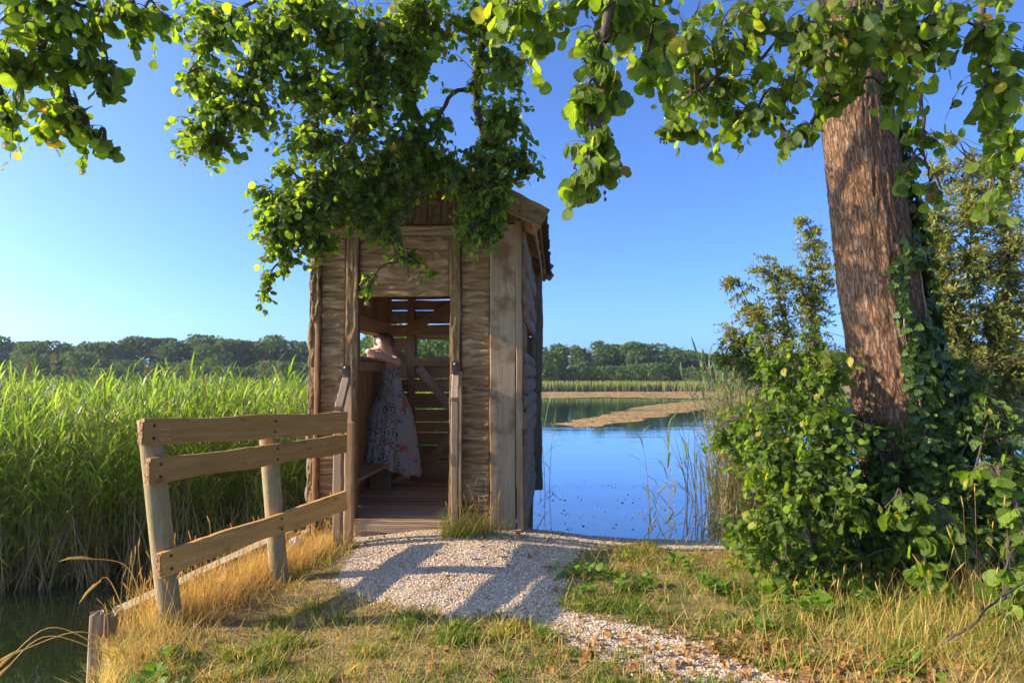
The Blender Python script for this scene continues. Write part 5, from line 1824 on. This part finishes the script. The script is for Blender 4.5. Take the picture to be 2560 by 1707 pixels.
# long arching dry stalks over the pond
for i, (a, b, c_) in enumerate((((262, 1500), (120, 1440), (8, 1520)), ((270, 1510), (110, 1460), (2, 1545)), ((280, 1490), (180, 1450), (30, 1500)), ((300, 1440), (250, 1330), (215, 1345)), ((330, 1400), (290, 1300), (190, 1280)))):
    P = spline([at(*a, 3.15), at(*b, 3.05), at(*c_, 2.95)], 14)
    e = empty('dry_stalk', P[0], 0, ['longest dry stalk arching low over the pond at the left edge', 'dry stalk just under the longest one, reaching the left edge', 'dry stalk with hooked tip over the pond',
                                     'dry stalk curling down beside the stakes', 'dry stalk bent over above the stakes with a drooping head'][i], 'grass', 'dry stalks over the pond')
    V, T = tube(P - P[0], np.linspace(.0028, .0012, 14), 5)
    link('stem', tri_mesh('stem', V, T, np.tile((0, .3, .8), (len(V), 1)), M['grass']), e)
    t = norm(P[-1] - P[-2])
    V, T = tube([P[-1] - P[0] - t * .05, P[-1] - P[0], P[-1] - P[0] + t * .05 - [0, 0, .01], P[-1] - P[0] + t * .09 - [0, 0, .03]], [.002, .006, .005, .001], 6)
    link('seed_head', tri_mesh('seed_head', V, T, np.tile((0, .3, .75), (len(V), 1)), M['grass']), e)

# gravel: real pebbles on the path
ico = bmesh.new()
bmesh.ops.create_icosphere(ico, subdivisions=1, radius=1)
IV = np.array([v.co[:] for v in ico.verts]); IT = np.array([[v.index for v in f.verts] for f in ico.faces])
ico.free()
n = 80000
lo, hi = PATH.min(0), PATH.max(0)
x = r.uniform(lo[0] - .1, hi[0] + .1, n); y = r.uniform(lo[1] - .1, hi[1] + .1, n)
m = path_mask(x + r.normal(0, .05, n), y + r.normal(0, .06, n)) & in_poly(x, y, LAND)
x, y = x[m], y[m]
x, y = x[:30000], y[:30000]
n = len(x)
s = r.uniform(.0026, .0062, n) * np.where(r.uniform(0, 1, n) < .06, 1.7, 1)
sc3 = s[:, None] * r.uniform(.6, 1.25, (n, 3)) * [1, 1, .7]
P = IV[None] * sc3[:, None] * (1 + .18 * r.normal(0, 1, (n, len(IV), 1)))
P = P + np.stack([x, y, ground_z(x, y) + s * .25], 1)[:, None]
T = (IT[None] + (np.arange(n) * len(IV))[:, None, None]).reshape(-1, 3)
C = np.repeat(np.stack([r.uniform(0, 1, n)] * 3, 1), len(IV), 0)
k = NT('pebble')
pr = k.sep(k.co3())[0]
M['pebble'] = k.end(k.pbsdf(k.ramp(pr, [(0, (.32, .22, .12)), (.3, (.50, .38, .23)), (.7, (.64, .50, .32)), (1, (.74, .63, .46))]), .9))
tag(link('gravel', tri_mesh('gravel', P.reshape(-1, 3), T, C, M['pebble'])), 'pale pinkish gravel of the path to the hut', kind='stuff')

# fallen leaves
mb = MB()
def litter(n, cx_, cy_, sx_, sy_, size=(.018, .046)):
    x = r.normal(cx_, sx_, n); y = r.normal(cy_, sy_, n)
    m = in_poly(x, y, LAND); x, y = x[m], y[m]; n = len(x)
    a = r.uniform(0, 6.28, n)
    ax = np.stack([np.cos(a), np.sin(a), r.normal(0, .25, n)], 1)
    nm = norm(np.stack([r.normal(0, .5, n), r.normal(0, .5, n), np.ones(n)], 1))
    scatter(LT, np.stack([x, y, ground_z(x, y) + .012 + .015 * r.uniform(0, 1, n)], 1), ax, nm, r.uniform(size[0], size[1], n), r.uniform(0, 1, n), mb)
litter_scatter = None
LT = leaf_template(4, 'oval', .12, .5, .9)
litter(260, 1.15, 3.35, .28, .16); litter(260, 1.5, 3.0, .4, .12); litter(120, 1.0, 3.2, .5, .12); litter(130, .45, 3.35, .35, .2); litter(150, .3, 2.7, .8, .3); litter(90, -.6, 2.8, .7, .4)
litter(260, .2, 2.9, 1.2, .5, (.012, .03)); litter(200, -1.2, 3.4, .5, .5, (.01, .025)); litter(90, .7, 4.6, .35, .3, (.02, .045)); litter(70, -.4, 4.3, .5, .45, (.015, .04)); litter(80, 2.2, 2.8, .5, .4); litter(60, -.3, 5.0, .25, .06, (.015, .04))
tag(mb.build('leaf_litter', M['litter']), 'curled brown fallen leaves over path and lawn', kind='stuff')
mb = MB()
for i in range(150):
    p = on_z(r.uniform(1222, 1640), 1215 - 110 * r.uniform(0, 1) ** 1.6, WATER_Z)
    a = r.uniform(0, 6.28)
    scatter(LT if i % 2 else TM_OVAL_S, np.array([p + [0, 0, .006]]), np.array([[math.cos(a), math.sin(a), .05]]), np.array([[r.normal(0, .15), r.normal(0, .15), 1]]), np.array([r.uniform(.015, .05)]), r.uniform(0, 1, 1), mb)
tag(mb.build('floating_leaves', M['litter']), 'small brown leaves floating on the lake near the bank', kind='stuff')

# a few broad-leaved weeds
for i, (vx, vy, n_, sz_, lab) in enumerate((
        (1325, 1312, 16, .085, 'low rosette of bright green leaves at the edge of the gravel, nearest the hut'), (1345, 1345, 12, .07, 'small green weed just below the bright rosette on the gravel edge'),
        (1420, 1330, 14, .07, 'green weed between the gravel edge rosette and the bush'), (1480, 1330, 14, .08, 'green weed on the lawn left of the bush foot'), (1330, 1375, 9, .06, 'tiny weed in the gravel fork where the path bends right'),
        (1700, 1270, 22, .11, 'broad-leaved weed spreading from the foot of the leafy bush'), (1560, 1290, 18, .09, 'sprawling young shoots on the lawn left of the bush'), (1790, 1360, 20, .12, 'dock plant with upright leaves beside the lower path'),
        (1870, 1400, 22, .12, 'dock plant under the bush, right of the lower path'), (1980, 1380, 16, .11, 'weed with long leaves in the grass below the alder'), (1730, 1420, 10, .08, 'little weed on the leaf-strewn path edge'),
        (350, 1545, 12, .09, 'bright green weed in dry grass at the lower left'), (385, 1480, 9, .06, 'dark blue-green weed below the first fence post'), (1640, 1340, 20, .09, 'clump of fresh leaves at the left skirt of the bush'), (2080, 1530, 12, .08, 'small weed in the grass at the bottom right'))):
    Yg = on_z(vx, vy, .03)
    b = gb(Yg[0], Yg[1])
    e = empty('weed_plant', b, r.uniform(0, 6.28), lab, 'plant', 'broad-leaved weeds by the path')
    n_, sz_ = int(n_ * 1.6), sz_ * .72
    a = np.arange(n_) * 2.4 + r.normal(0, .3, n_)
    el = r.uniform(.25, 1.1, n_)
    ax = np.stack([np.cos(a) * np.cos(el), np.sin(a) * np.cos(el), np.sin(el)], 1)
    nm = np.stack([-np.cos(a) * np.sin(el), -np.sin(a) * np.sin(el), np.cos(el)], 1) + r.normal(0, .2, (n_, 3))
    pos = np.stack([r.normal(0, .05, n_), r.normal(0, .04, n_), r.uniform(0, .06, n_)], 1)
    leaf_objects('leaf', leaf_template(5, 'oval', .25, .2, .7), M['weed'], pos, ax, nm, sz_ * r.uniform(.6, 1.3, n_), e, 4)

# sticks and stones
for pts, rad, lab in (([(2160, 1478), (2200, 1455), (2240, 1430), (2270, 1395), (2330, 1350), (2400, 1310)], .007, 'crooked grey fallen branch rising from the grass at the right edge'),
                      ([(1195, 1566), (1240, 1548), (1290, 1532)], .008, 'straight brown stick lying on the lawn at the bottom centre')):
    P = np.array([on_z(a, b, .06 + (.10 * i if len(pts) > 3 else 0) * .6) for i, (a, b) in enumerate(pts)])
    if len(pts) == 3:
        P[:, 2] = ground_z(P[:, 0], P[:, 1]) + .03
    V, T = tube(spline(P, 30) + r.normal(0, .003, (30, 3)), np.linspace(rad, rad * .45, 30), 7)
    tag(link('fallen_branch', tri_mesh('fallen_branch', V, T, None, M['twig'], True)), lab, 'branch')
for vx, vy, sz_, lab in ((703, 1222, .035, 'white angular stone half hidden in dry grass by the left handrail'), (680, 1246, .05, 'larger pale rock in the dry grass between fence and hut')):
    p = on_z(vx, vy, .10)
    q = IV * sz_ * (1 + .25 * r.normal(0, 1, (len(IV), 1))) * [1, 1, .8]
    tag(link('stone', tri_mesh('stone', q + p, IT, None, M['stone'] if 'stone' in M else M.setdefault('stone', flat_mat('stone', (.62, .58, .52), .9, nscale=25)))), lab, 'stone', 'pale stones')

# ------------------------------------------------------------------ the woman
PX = lambda nx, ny, Y: at(nx / KV, ny / KV, Y)
WO = PX(1000, 1203, 7.12); WO[2] = FLOOR_Z + .004
person = empty('person', WO, 0, 'woman in a long patterned strapless dress leaning on the left window sill inside the hut', 'person')
k = NT('skin')
sn = k.noise(k.obj(), 30, 3)
M['skin'] = k.end(k.pbsdf(k.mix(sn, (.70, .40, .27), (.76, .46, .32)), .5, None, .35, **{'Subsurface Weight': .12, 'Subsurface Radius': (.5, .2, .1), 'Subsurface Scale': .02}))

head_c = PX(962, 861, 7.04)
J = {}
J['pelvis'] = PX(994, 1012, 7.04)
J['waist'] = PX(985, 965, 7.02)
J['chest'] = PX(984, 927, 7.02)
J['upper'] = PX(986, 906, 7.02)
J['neck'] = PX(979, 890, 7.03)
J['skull'] = head_c + [.015, 0, -.02]
J['sh_n'] = PX(987, 905, 6.88); J['el_n'] = PX(917, 877, 6.76); J['el_n'][2] = max(J['el_n'][2], SILL + .045)
J['wr_n'] = PX(934, 876, 6.98); J['wr_n'][2] = SILL + .045
J['sh_f'] = PX(979, 898, 7.17); J['el_f'] = PX(922, 882, 7.26); J['el_f'][2] = SILL + .045
J['wr_f'] = PX(930, 882, 7.02); J['wr_f'][2] = SILL + .085
J['hip_r'] = PX(1000, 1022, 7.13); J['kn_r'] = PX(1012, 1112, 7.14); J['an_r'] = PX(1018, 1188, 7.14)
J['heel_r'] = J['an_r'] + [.02, 0, -.045]; J['toe_r'] = J['an_r'] + [-.14, -.02, -.055]
J['heel_r'][2] = FLOOR_Z + .030; J['toe_r'][2] = FLOOR_Z + .026
J['hip_l'] = PX(992, 1024, 6.94); J['kn_l'] = PX(946, 1120, 6.70); J['kn_l'][2] = FLOOR_Z + .36
J['an_l'] = J['kn_l'] + [.16, .10, -.05]; J['toe_l'] = J['an_l'] + [.07, .06, -.03]
RD = dict(pelvis=.10, waist=.082, chest=.088, upper=.075, neck=.044, skull=.05, sh_n=.043, el_n=.033, wr_n=.023, sh_f=.043, el_f=.033, wr_f=.023,
          hip_r=.078, kn_r=.050, an_r=.030, heel_r=.026, toe_r=.020, hip_l=.075, kn_l=.052, an_l=.032, toe_l=.022)
names = list(J)
E = [('pelvis', 'waist'), ('waist', 'chest'), ('chest', 'upper'), ('upper', 'neck'), ('neck', 'skull'), ('upper', 'sh_n'), ('sh_n', 'el_n'), ('el_n', 'wr_n'),
     ('upper', 'sh_f'), ('sh_f', 'el_f'), ('el_f', 'wr_f'), ('pelvis', 'hip_r'), ('hip_r', 'kn_r'), ('kn_r', 'an_r'), ('an_r', 'heel_r'), ('an_r', 'toe_r'),
     ('pelvis', 'hip_l'), ('hip_l', 'kn_l'), ('kn_l', 'an_l'), ('an_l', 'toe_l')]
sk = bpy.data.meshes.new('skeleton')
sk.from_pydata([tuple(J[n_] - WO) for n_ in names], [(names.index(a), names.index(b)) for a, b in E], [])
so = bpy.data.objects.new('skeleton', sk)
COL.objects.link(so)
so.modifiers.new('Skin', 'SKIN')
for i, n_ in enumerate(names):
    sk.skin_vertices[0].data[i].radius = (RD[n_], RD[n_])
    sk.skin_vertices[0].data[i].use_root = (n_ == 'pelvis')
ss = so.modifiers.new('Sub', 'SUBSURF'); ss.levels = 2; ss.render_levels = 2
dg = bpy.context.evaluated_depsgraph_get()
ev = so.evaluated_get(dg).to_mesh()
ev.calc_loop_triangles()
bV = np.array([v.co[:] for v in ev.vertices]); bT = np.array([t.vertices[:] for t in ev.loop_triangles])
bpy.data.objects.remove(so)
body = MB().add(bV, bT)
# head: facing -X (fwd), slightly down
HC = head_c - WO
tilt = R(6)
hf = np.array([-math.cos(tilt), .05, -math.sin(tilt)]); hf = norm(hf)
hs = norm(np.cross([0, 0, 1.0], hf)); hu = np.cross(hf, hs)
th, ph = np.meshgrid(np.linspace(0, math.pi, 28), np.linspace(0, 2 * math.pi, 36, endpoint=False), indexing='ij')
a = np.sin(th) * np.cos(ph); b = np.sin(th) * np.sin(ph); c = np.cos(th)       # a forward, b side, c up
fa_ = a * .095; sb_ = b * .073; uc_ = c * .112
fa_ = fa_ + np.where(c < 0, .018 * (-c) * np.clip(a, 0, 1), 0) - .022 * np.clip(-c - .55, 0, 1) * (a < 0)
sb_ = sb_ * (1 - .30 * np.clip(-c - .1, 0, 1))
# brow, eye sockets, cheeks, chin
fa_ = fa_ - .010 * np.exp(-((c - .12) / .12) ** 2 - ((np.abs(b) - .42) / .22) ** 2) * (a > 0)
fa_ = fa_ + .004 * np.exp(-((c - .32) / .10) ** 2) * (a > .3) + .007 * np.exp(-((c + .86) / .14) ** 2 - (b / .3) ** 2) * (a > 0)
Hd = HC + fa_[..., None] * hf + sb_[..., None] * hs + uc_[..., None] * hu
nr, nc = th.shape
i_, j_ = np.meshgrid(np.arange(nr - 1), np.arange(nc), indexing='ij')
q0, q1 = (i_ * nc + j_).ravel(), (i_ * nc + (j_ + 1) % nc).ravel()
body.add(Hd.reshape(-1, 3), np.concatenate([np.stack([q0, q0 + nc, q1 + nc], 1), np.stack([q0, q1 + nc, q1], 1)]))
hp = lambda f_, s_, u_: HC + hf * f_ + hs * s_ + hu * u_
for P_, R_ in (([hp(.085, 0, .028), hp(.104, 0, -.002), hp(.112, 0, -.020), hp(.095, 0, -.028)], [.008, .011, .013, .010]),
               ([hp(.090, -.016, -.052), hp(.100, 0, -.050), hp(.090, .016, -.052)], [.004, .0075, .004]),
               ([hp(.088, -.015, -.062), hp(.098, 0, -.063), hp(.088, .015, -.062)], [.004, .0075, .004]),
               ([hp(.082, -.012, -.094), hp(.090, 0, -.092), hp(.082, .012, -.094)], [.010, .013, .010]),
               ([hp(-.005, -.070, .012), hp(-.012, -.078, -.005), hp(-.004, -.073, -.028)], [.010, .013, .008]),
               ([hp(-.005, .070, .012), hp(-.012, .078, -.005), hp(-.004, .073, -.028)], [.010, .013, .008])):
    body.add(*tube(P_, R_, 8))


def hand(wr, el, side_dir, curl=.5):
    """palm, four unequal fingers, a thumb"""
    d = norm(wr - el)
    s_ = norm(side_dir - d * np.dot(side_dir, d))
    n_ = np.cross(d, s_)
    palm = [wr, wr + d * .03, wr + d * .075]
    V, T = tube(palm, [.022, .030, .030], 10)
    cpt = V - np.mean(V, 0)
    V = np.mean(V, 0) + cpt - np.outer(cpt @ n_, n_) * .45
    body.add(V, T)
    for q in range(4):
        b_ = wr + d * .072 + s_ * (-.026 + .0175 * q)
        L_ = (.060, .070, .074, .064)[q]
        P_, dd = [b_ - d * .015, b_], d.copy()
        for g in range(3):
            dd = norm(dd - n_ * curl * .45)
            P_.append(P_[-1] + dd * L_ / 3)
        body.add(*tube(P_, [.0085, .0088, .0082, .0076, .0055], 8))
    b_ = wr + d * .022 + s_ * .022
    body.add(*tube([b_, b_ + s_ * .020 + d * .018, b_ + s_ * .028 + d * .042 - n_ * .006, b_ + s_ * .026 + d * .060 - n_ * .014], [.012, .011, .009, .006], 8))


hand(J['wr_n'] - WO, J['el_n'] - WO, np.array([-1.0, 0, .2]), .3)
hand(J['wr_f'] - WO, J['el_f'] - WO, np.array([1.0, 0, .2]), .3)
# feet with toes
for an, toe, dn in ((J['an_r'] - WO, J['toe_r'] - WO, None),):
    d = norm(toe - an); d[2] = 0; d = norm(d)
    s_ = np.cross([0, 0, 1.0], d)
    for q in range(5):
        b_ = toe + s_ * (-.030 + .014 * q) + d * (.0 + .008 * (2 - abs(q - 3)))
        body.add(*tube([b_ - d * .05, b_, b_ + d * .022, b_ + d * .034 - [0, 0, .004]], [.013, .012, .011 if q < 4 else .013, .007], 8))
    body.add(*tube([an + d * -.02 + [0, 0, -.01], an + d * .05 + [0, 0, -.022], toe - d * .01], [.032, .034, .028], 10))
bo_ = body.build('body', M['skin'], person, True)
rm = bo_.modifiers.new('Remesh', 'REMESH'); rm.mode = 'VOXEL'; rm.voxel_size = .0055; rm.use_smooth_shade = True
sm_ = bo_.modifiers.new('Smooth', 'SMOOTH'); sm_.factor = .5; sm_.iterations = 3
# brow and eye on the visible side
M['dark'] = flat_mat('dark_brow', (.05, .03, .02), .6)
for s_ in (-1, 1):
    V, T = tube([hp(.082, s_ * .020, .040), hp(.080, s_ * .035, .045), hp(.066, s_ * .050, .040)], [.002, .003, .0015], 6)
    link('eyebrow', tri_mesh('eyebrow', V, T, None, M['dark'], True), person)
k = NT('glasses'); M['glasses'] = k.end(k.pbsdf((.30, .16, .30), .12, None, .8))
gl_ = MB()
for s_ in (-1, 1):
    a_ = np.linspace(0, 2 * math.pi, 17)
    gl_.add(*tube([hp(.094 - .010 * abs(math.cos(q) + s_ * 1.2) * .8, s_ * .033 + .024 * math.cos(q), .014 + .020 * math.sin(q)) for q in a_], .0022, 6, False))
    gl_.add(*tube([hp(.078, s_ * .058, .020), hp(.03, s_ * .074, .022), hp(-.01, s_ * .078, .012)], .0018, 5))
gl_.add(*tube([hp(.098, -.010, .018), hp(.102, 0, .022), hp(.098, .010, .018)], .002, 5))
sg = gl_.build('sunglasses', M['glasses'], person, True)
le = MB()
for s_ in (-1, 1):
    V, T = tube([hp(.088, s_ * .033, .014), hp(.0905, s_ * .033, .014)], [.020, .019], 14)
    le.add(V, T)
le.build('lens', flat_mat('lens', (.10, .05, .09), .08, spec=.8), sg, True)
# hair: cap and long strands, brown roots to blond ends
k = NT('hair')
hv = k.sep(k.co3())
hn = k.noise(k.mapping(k.obj(), (90, 90, 8)), 1.0, 3)
M['hair'] = k.end(k.pbsdf(k.mix(k.math('MULTIPLY', hn, .6), k.ramp(hv[1], [(0, (.07, .042, .024)), (.16, (.17, .10, .055)), (.36, (.50, .34, .19)), (1, (.80, .62, .40))]), (.10, .06, .035)), .42, None, .4))
hair = MB()
rh = np.random.default_rng(4)
thh, phh = np.meshgrid(np.linspace(0, math.pi * .78, 16), np.linspace(0, 2 * math.pi, 30, endpoint=False), indexing='ij')
a = np.sin(thh) * np.cos(phh); b = np.sin(thh) * np.sin(phh); c = np.cos(thh)
# hairline: in front only the top is covered
cover = (c > .52) | (a < .30)
lift = np.where(cover, 1.10, .86)
cap = HC + (a * .096 * lift - .004)[..., None] * hf + (b * .076 * lift)[..., None] * hs + (c * .114 * lift + .002)[..., None] * hu
nr, nc = thh.shape
i_, j_ = np.meshgrid(np.arange(nr - 1), np.arange(nc), indexing='ij')
q0, q1 = (i_ * nc + j_).ravel(), (i_ * nc + (j_ + 1) % nc).ravel()
hair.add(cap.reshape(-1, 3), np.concatenate([np.stack([q0, q0 + nc, q1 + nc], 1), np.stack([q0, q1 + nc, q1], 1)]), np.stack([0 * c.ravel(), .10 * (1 - c.ravel()), 0 * c.ravel()], 1))
tail = PX(1008, 936, 6.96) - WO
for q in range(170):
    an_ = rh.uniform(-2.75, 2.75) * .62 + math.pi          # round the back and sides
    s0 = .079 * math.sin(an_)
    f0 = .098 * math.cos(an_) * 1.0
    top_ = hp(rh.uniform(.0, .05), rh.normal(0, .012), .121)
    m1 = hp(f0 * .9 + .008, s0 * 1.06, .055 + rh.normal(0, .008))
    m2 = hp(f0 * .98 + .004, s0 * 1.10, -.03 + rh.normal(0, .008))
    m3 = hp(f0 * .85 - .03, s0 * .95, -.11)
    e_ = tail + np.array([rh.normal(0, .016) - .04 * (f0 > -.02), s0 * .75 + rh.normal(0, .012), rh.uniform(-.05, .07)])
    m4 = (m3 + e_) / 2 + np.array([.012, 0, 0])
    Q = spline([top_, m1, m2, m3, m4, e_], 22)
    V, T = tube(Q, np.concatenate([np.full(17, .0058), np.linspace(.0055, .001, 5)]), 5)
    hair.add(V, T, np.stack([np.zeros(len(V)), np.repeat(np.linspace(0, 1, 22), 5), np.zeros(len(V))], 1))
hair.build('hair', M['hair'], person, True)

# dress
k = NT('dress')
u, v, w = k.sep(k.co3())[:3]
ob = k.obj()
base_c = k.mix(k.noise(ob, 22, 3), (.42, .50, .52), (.58, .64, .62))
fl = k.noise(ob, 8, 2, .5)
fl2 = k.noise(k.mapping(ob, (1, 1, 1), (4, 7, 2)), 8, 2, .5)
det = k.noise(ob, 90, 2)
c1 = k.mix(k.math('MULTIPLY', k.ramp(fl, [(.60, (0, 0, 0)), (.63, (1, 1, 1))]), k.math('GREATER_THAN', det, .42)), base_c, (.68, .16, .12))
c1 = k.mix(k.math('MULTIPLY', k.ramp(fl2, [(.60, (0, 0, 0)), (.63, (1, 1, 1))]), k.math('GREATER_THAN', det, .45)), c1, (.12, .20, .42))
c1 = k.mix(k.math('MULTIPLY', k.ramp(k.noise(ob, 6, 2), [(.55, (0, 0, 0)), (.66, (1, 1, 1))]), .5), c1, (.60, .40, .40))


def band(coord, lo, hi):
    return k.math('MULTIPLY', k.math('GREATER_THAN', coord, lo), k.math('LESS_THAN', coord, hi))


lace = k.math('GREATER_THAN', k.n('TexVoronoi', {'Vector': ob, 'Scale': 48.0}).outputs['Distance'], .42)
darkl = k.mix(lace, (.05, .055, .06), (.56, .60, .55))
dots = k.n('TexVoronoi', {'Vector': ob, 'Scale': 34.0, 'Randomness': .2}).outputs['Distance']
cream = k.mix(k.math('LESS_THAN', dots, .30), (.52, .49, .38), (.04, .045, .06))
# vertical bands follow the cloth (u), slanting with height
uu = k.math('MULTIPLY_ADD', v, -.05, u)
for lo, hi, cc_ in ((.40, .425, cream), (.425, .455, darkl), (.47, .49, darkl), (.515, .53, darkl), (.53, .555, cream), (.555, .575, darkl)):
    c1 = k.mix(band(uu, lo, hi), c1, cc_)
low = k.math('MULTIPLY', k.math('LESS_THAN', uu, .405), k.math('GREATER_THAN', v, .52))
for lo, hi, cc_ in ((.53, .555, darkl), (.56, .60, cream), (.605, .63, darkl), (.70, .735, darkl), (.76, .785, darkl), (.79, .82, cream), (.825, .85, darkl), (.87, .90, cream), (.905, .935, darkl)):
    c1 = k.mix(k.math('MULTIPLY', low, band(k.math('MULTIPLY_ADD', u, -.25, k.math('ADD', v, .08)), lo, hi)), c1, cc_)
for lo, hi, cc_ in ((.075, .115, darkl), (.125, .15, cream)):
    c1 = k.mix(band(k.math('MULTIPLY_ADD', u, .16, v), lo + .06, hi + .06), c1, cc_)
M['dress'] = k.end(k.n('MixShader', {0: .22, 1: k.pbsdf(c1, .75, k.bump(k.noise(ob, 220, 2), .15, .001), .2), 2: k.n('BsdfTranslucent', {'Color': c1}).outputs[0]}).outputs[0])
# rings: (native y, left x, right x, Y depth centre, depth half-width)
RG = [(924, 954, 1003, 7.00, .118), (935, 953, 1003, 7.00, .120), (950, 955, 1003, 7.00, .112), (966, 956, 1003, 7.00, .105), (985, 946, 1012, 6.99, .135), (1005, 935, 1021, 6.96, .170), (1030, 923, 1030, 6.93, .20),
      (1060, 919, 1036, 6.91, .225), (1090, 915, 1041, 6.89, .24), (1120, 909, 1045, 6.88, .25), (1145, 905, 1048, 6.87, .255), (1166, 903, 1050, 6.87, .26)]
nu, nvv = 180, 110
ysr = np.linspace(RG[0][0], RG[-1][0], nvv)
ra_ = np.array(RG, float)
li, ri, yc_, dw = [np.interp(ysr, ra_[:, 0], ra_[:, q]) for q in (1, 2, 3, 4)]
def smo(q):
    qq = np.pad(q, 6, 'edge'); return np.convolve(qq, np.ones(13) / 13, 'valid')
li, ri, yc_, dw = smo(li), smo(ri), smo(yc_), smo(dw)
D = np.zeros((nvv, nu, 3)); Cd = np.zeros((nvv, nu, 3))
pa = np.arange(nu) / nu * 2 * math.pi
for i in range(nvv):
    t = i / (nvv - 1)
    Lp, Rp = PX(li[i], ysr[i], yc_[i]), PX(ri[i], ysr[i], yc_[i])
    cx_, hw_ = (Lp[0] + Rp[0]) / 2, (Rp[0] - Lp[0]) / 2
    fold = 1 + sstep(.2, 1, t) * (.055 * np.sin(pa * 13 + 2.0 * t + 2 * np.sin(pa * 3)) + .03 * np.sin(pa * 29 + 5 * t)) + .012 * np.sin(pa * 23) * (t < .25)
    ex = 2.0
    X = cx_ + hw_ * np.cos(pa) * fold
    Yv = yc_[i] + dw[i] * np.sin(pa) * fold
    Z = np.full(nu, Lp[2])
    # hem: drops to the right over the standing leg, lifts between the legs
    drop = sstep(.55, 1, t) * (.085 * np.clip(np.cos(pa) + .05, -.1, 1) ** 1.0 - .045 * np.exp(-((np.cos(pa) + .15) / .22) ** 2))
    Z = Z - drop + .012 * np.sin(pa * 9) * sstep(.8, 1, t)
    D[i] = np.stack([X, Yv, Z], 1)
    Cd[i] = np.stack([((pa / (2 * math.pi) + .25) % 1) * 0 + np.where(np.sin(pa) <= 0, .5 + .5 * np.cos(pa) * .5, .5 + .5 * np.cos(pa) * .5), np.full(nu, t), np.zeros(nu)], 1)
i_, j_ = np.meshgrid(np.arange(nvv - 1), np.arange(nu), indexing='ij')
q0, q1 = (i_ * nu + j_).ravel(), (i_ * nu + (j_ + 1) % nu).ravel()
dm = MB().add(D.reshape(-1, 3) - WO, np.concatenate([np.stack([q0, q0 + nu, q1 + nu], 1), np.stack([q0, q1 + nu, q1], 1)]), Cd.reshape(-1, 3))
dro = dm.build('dress', M['dress'], person, True)
sd = dro.modifiers.new('Thick', 'SOLIDIFY'); sd.thickness = .003; sd.offset = 0
V, T = tube([PX(954, 957, 6.88) - WO, PX(962, 963, 6.885) - WO, PX(974, 969, 6.89) - WO], .0035, 6)
link('tie_string', tri_mesh('tie_string', V, T, None, M['stone'], True), dro)
# sandal on the standing foot
M['sole'] = flat_mat('sandal_sole', (.50, .33, .20), .7)
tp_, ap = J['toe_r'] - WO, J['an_r'] - WO
d = tp_ - ap; d[2] = 0; d = norm(d); s_ = np.cross([0, 0, 1.0], d)
ol = []
for f_, hw_ in ((-.055, .018), (-.045, .028), (0, .031), (.05, .029), (.10, .036), (.15, .040), (.185, .032), (.20, .012)):
    ol.append((f_, hw_))
pts = [ap + d * f_ + s_ * hw_ for f_, hw_ in ol] + [ap + d * f_ - s_ * hw_ for f_, hw_ in reversed(ol)]
pts = np.array(pts); n = len(pts)
lo_, hi_ = pts.copy(), pts.copy(); lo_[:, 2] = .0; hi_[:, 2] = .012
sb = MB()
i = np.arange(n); j = (i + 1) % n
cV = np.vstack([lo_, hi_, [lo_.mean(0)], [hi_.mean(0)]])
sb.add(cV, np.concatenate([np.stack([i, j, j + n], 1), np.stack([i, j + n, i + n], 1), np.stack([j, i, np.full(n, 2 * n)], 1), np.stack([i + n, j + n, np.full(n, 2 * n + 1)], 1)]))
sa = sb.build('sandal', M['sole'], person)
V, T = tube([ap + d * .05 + s_ * .034 + [0, 0, -.035], ap + d * .075 + [0, 0, .0], ap + d * .05 - s_ * .034 + [0, 0, -.035]], .004, 6)
link('strap', tri_mesh('strap', V, T, None, M['sole'], True), sa)
a_ = np.linspace(0, 2 * math.pi, 15)
V, T = tube([ap + np.array([.034 * math.cos(q), .034 * math.sin(q), .012 + .004 * math.cos(q)]) for q in a_], .002, 5, False)
link('anklet', tri_mesh('anklet', V, T, None, M['stone'], True), person)

# ------------------------------------------------------------------ air
hb = bpy.data.meshes.new('haze')
X0, X1, Y0, Y1, Z0, Z1 = -210, 210, -25, 175, -2.4, 16
hb.from_pydata([(X0, Y0, Z0), (X1, Y0, Z0), (X1, Y1, Z0), (X0, Y1, Z0), (X0, Y0, Z1), (X1, Y0, Z1), (X1, Y1, Z1), (X0, Y1, Z1)], [],
               [(0, 3, 2, 1), (4, 5, 6, 7), (0, 1, 5, 4), (1, 2, 6, 5), (2, 3, 7, 6), (3, 0, 4, 7)])
k = NT('haze')
pv = k.n('VolumePrincipled', {'Color': (.78, .88, 1.0), 'Density': .00042, 'Anisotropy': .2})
k.t.links.new(pv.outputs[0], k.out.inputs['Volume'])
hb.materials.append(k.m)
tag(link('haze', hb), 'thin summer haze over the lake', kind='stuff')
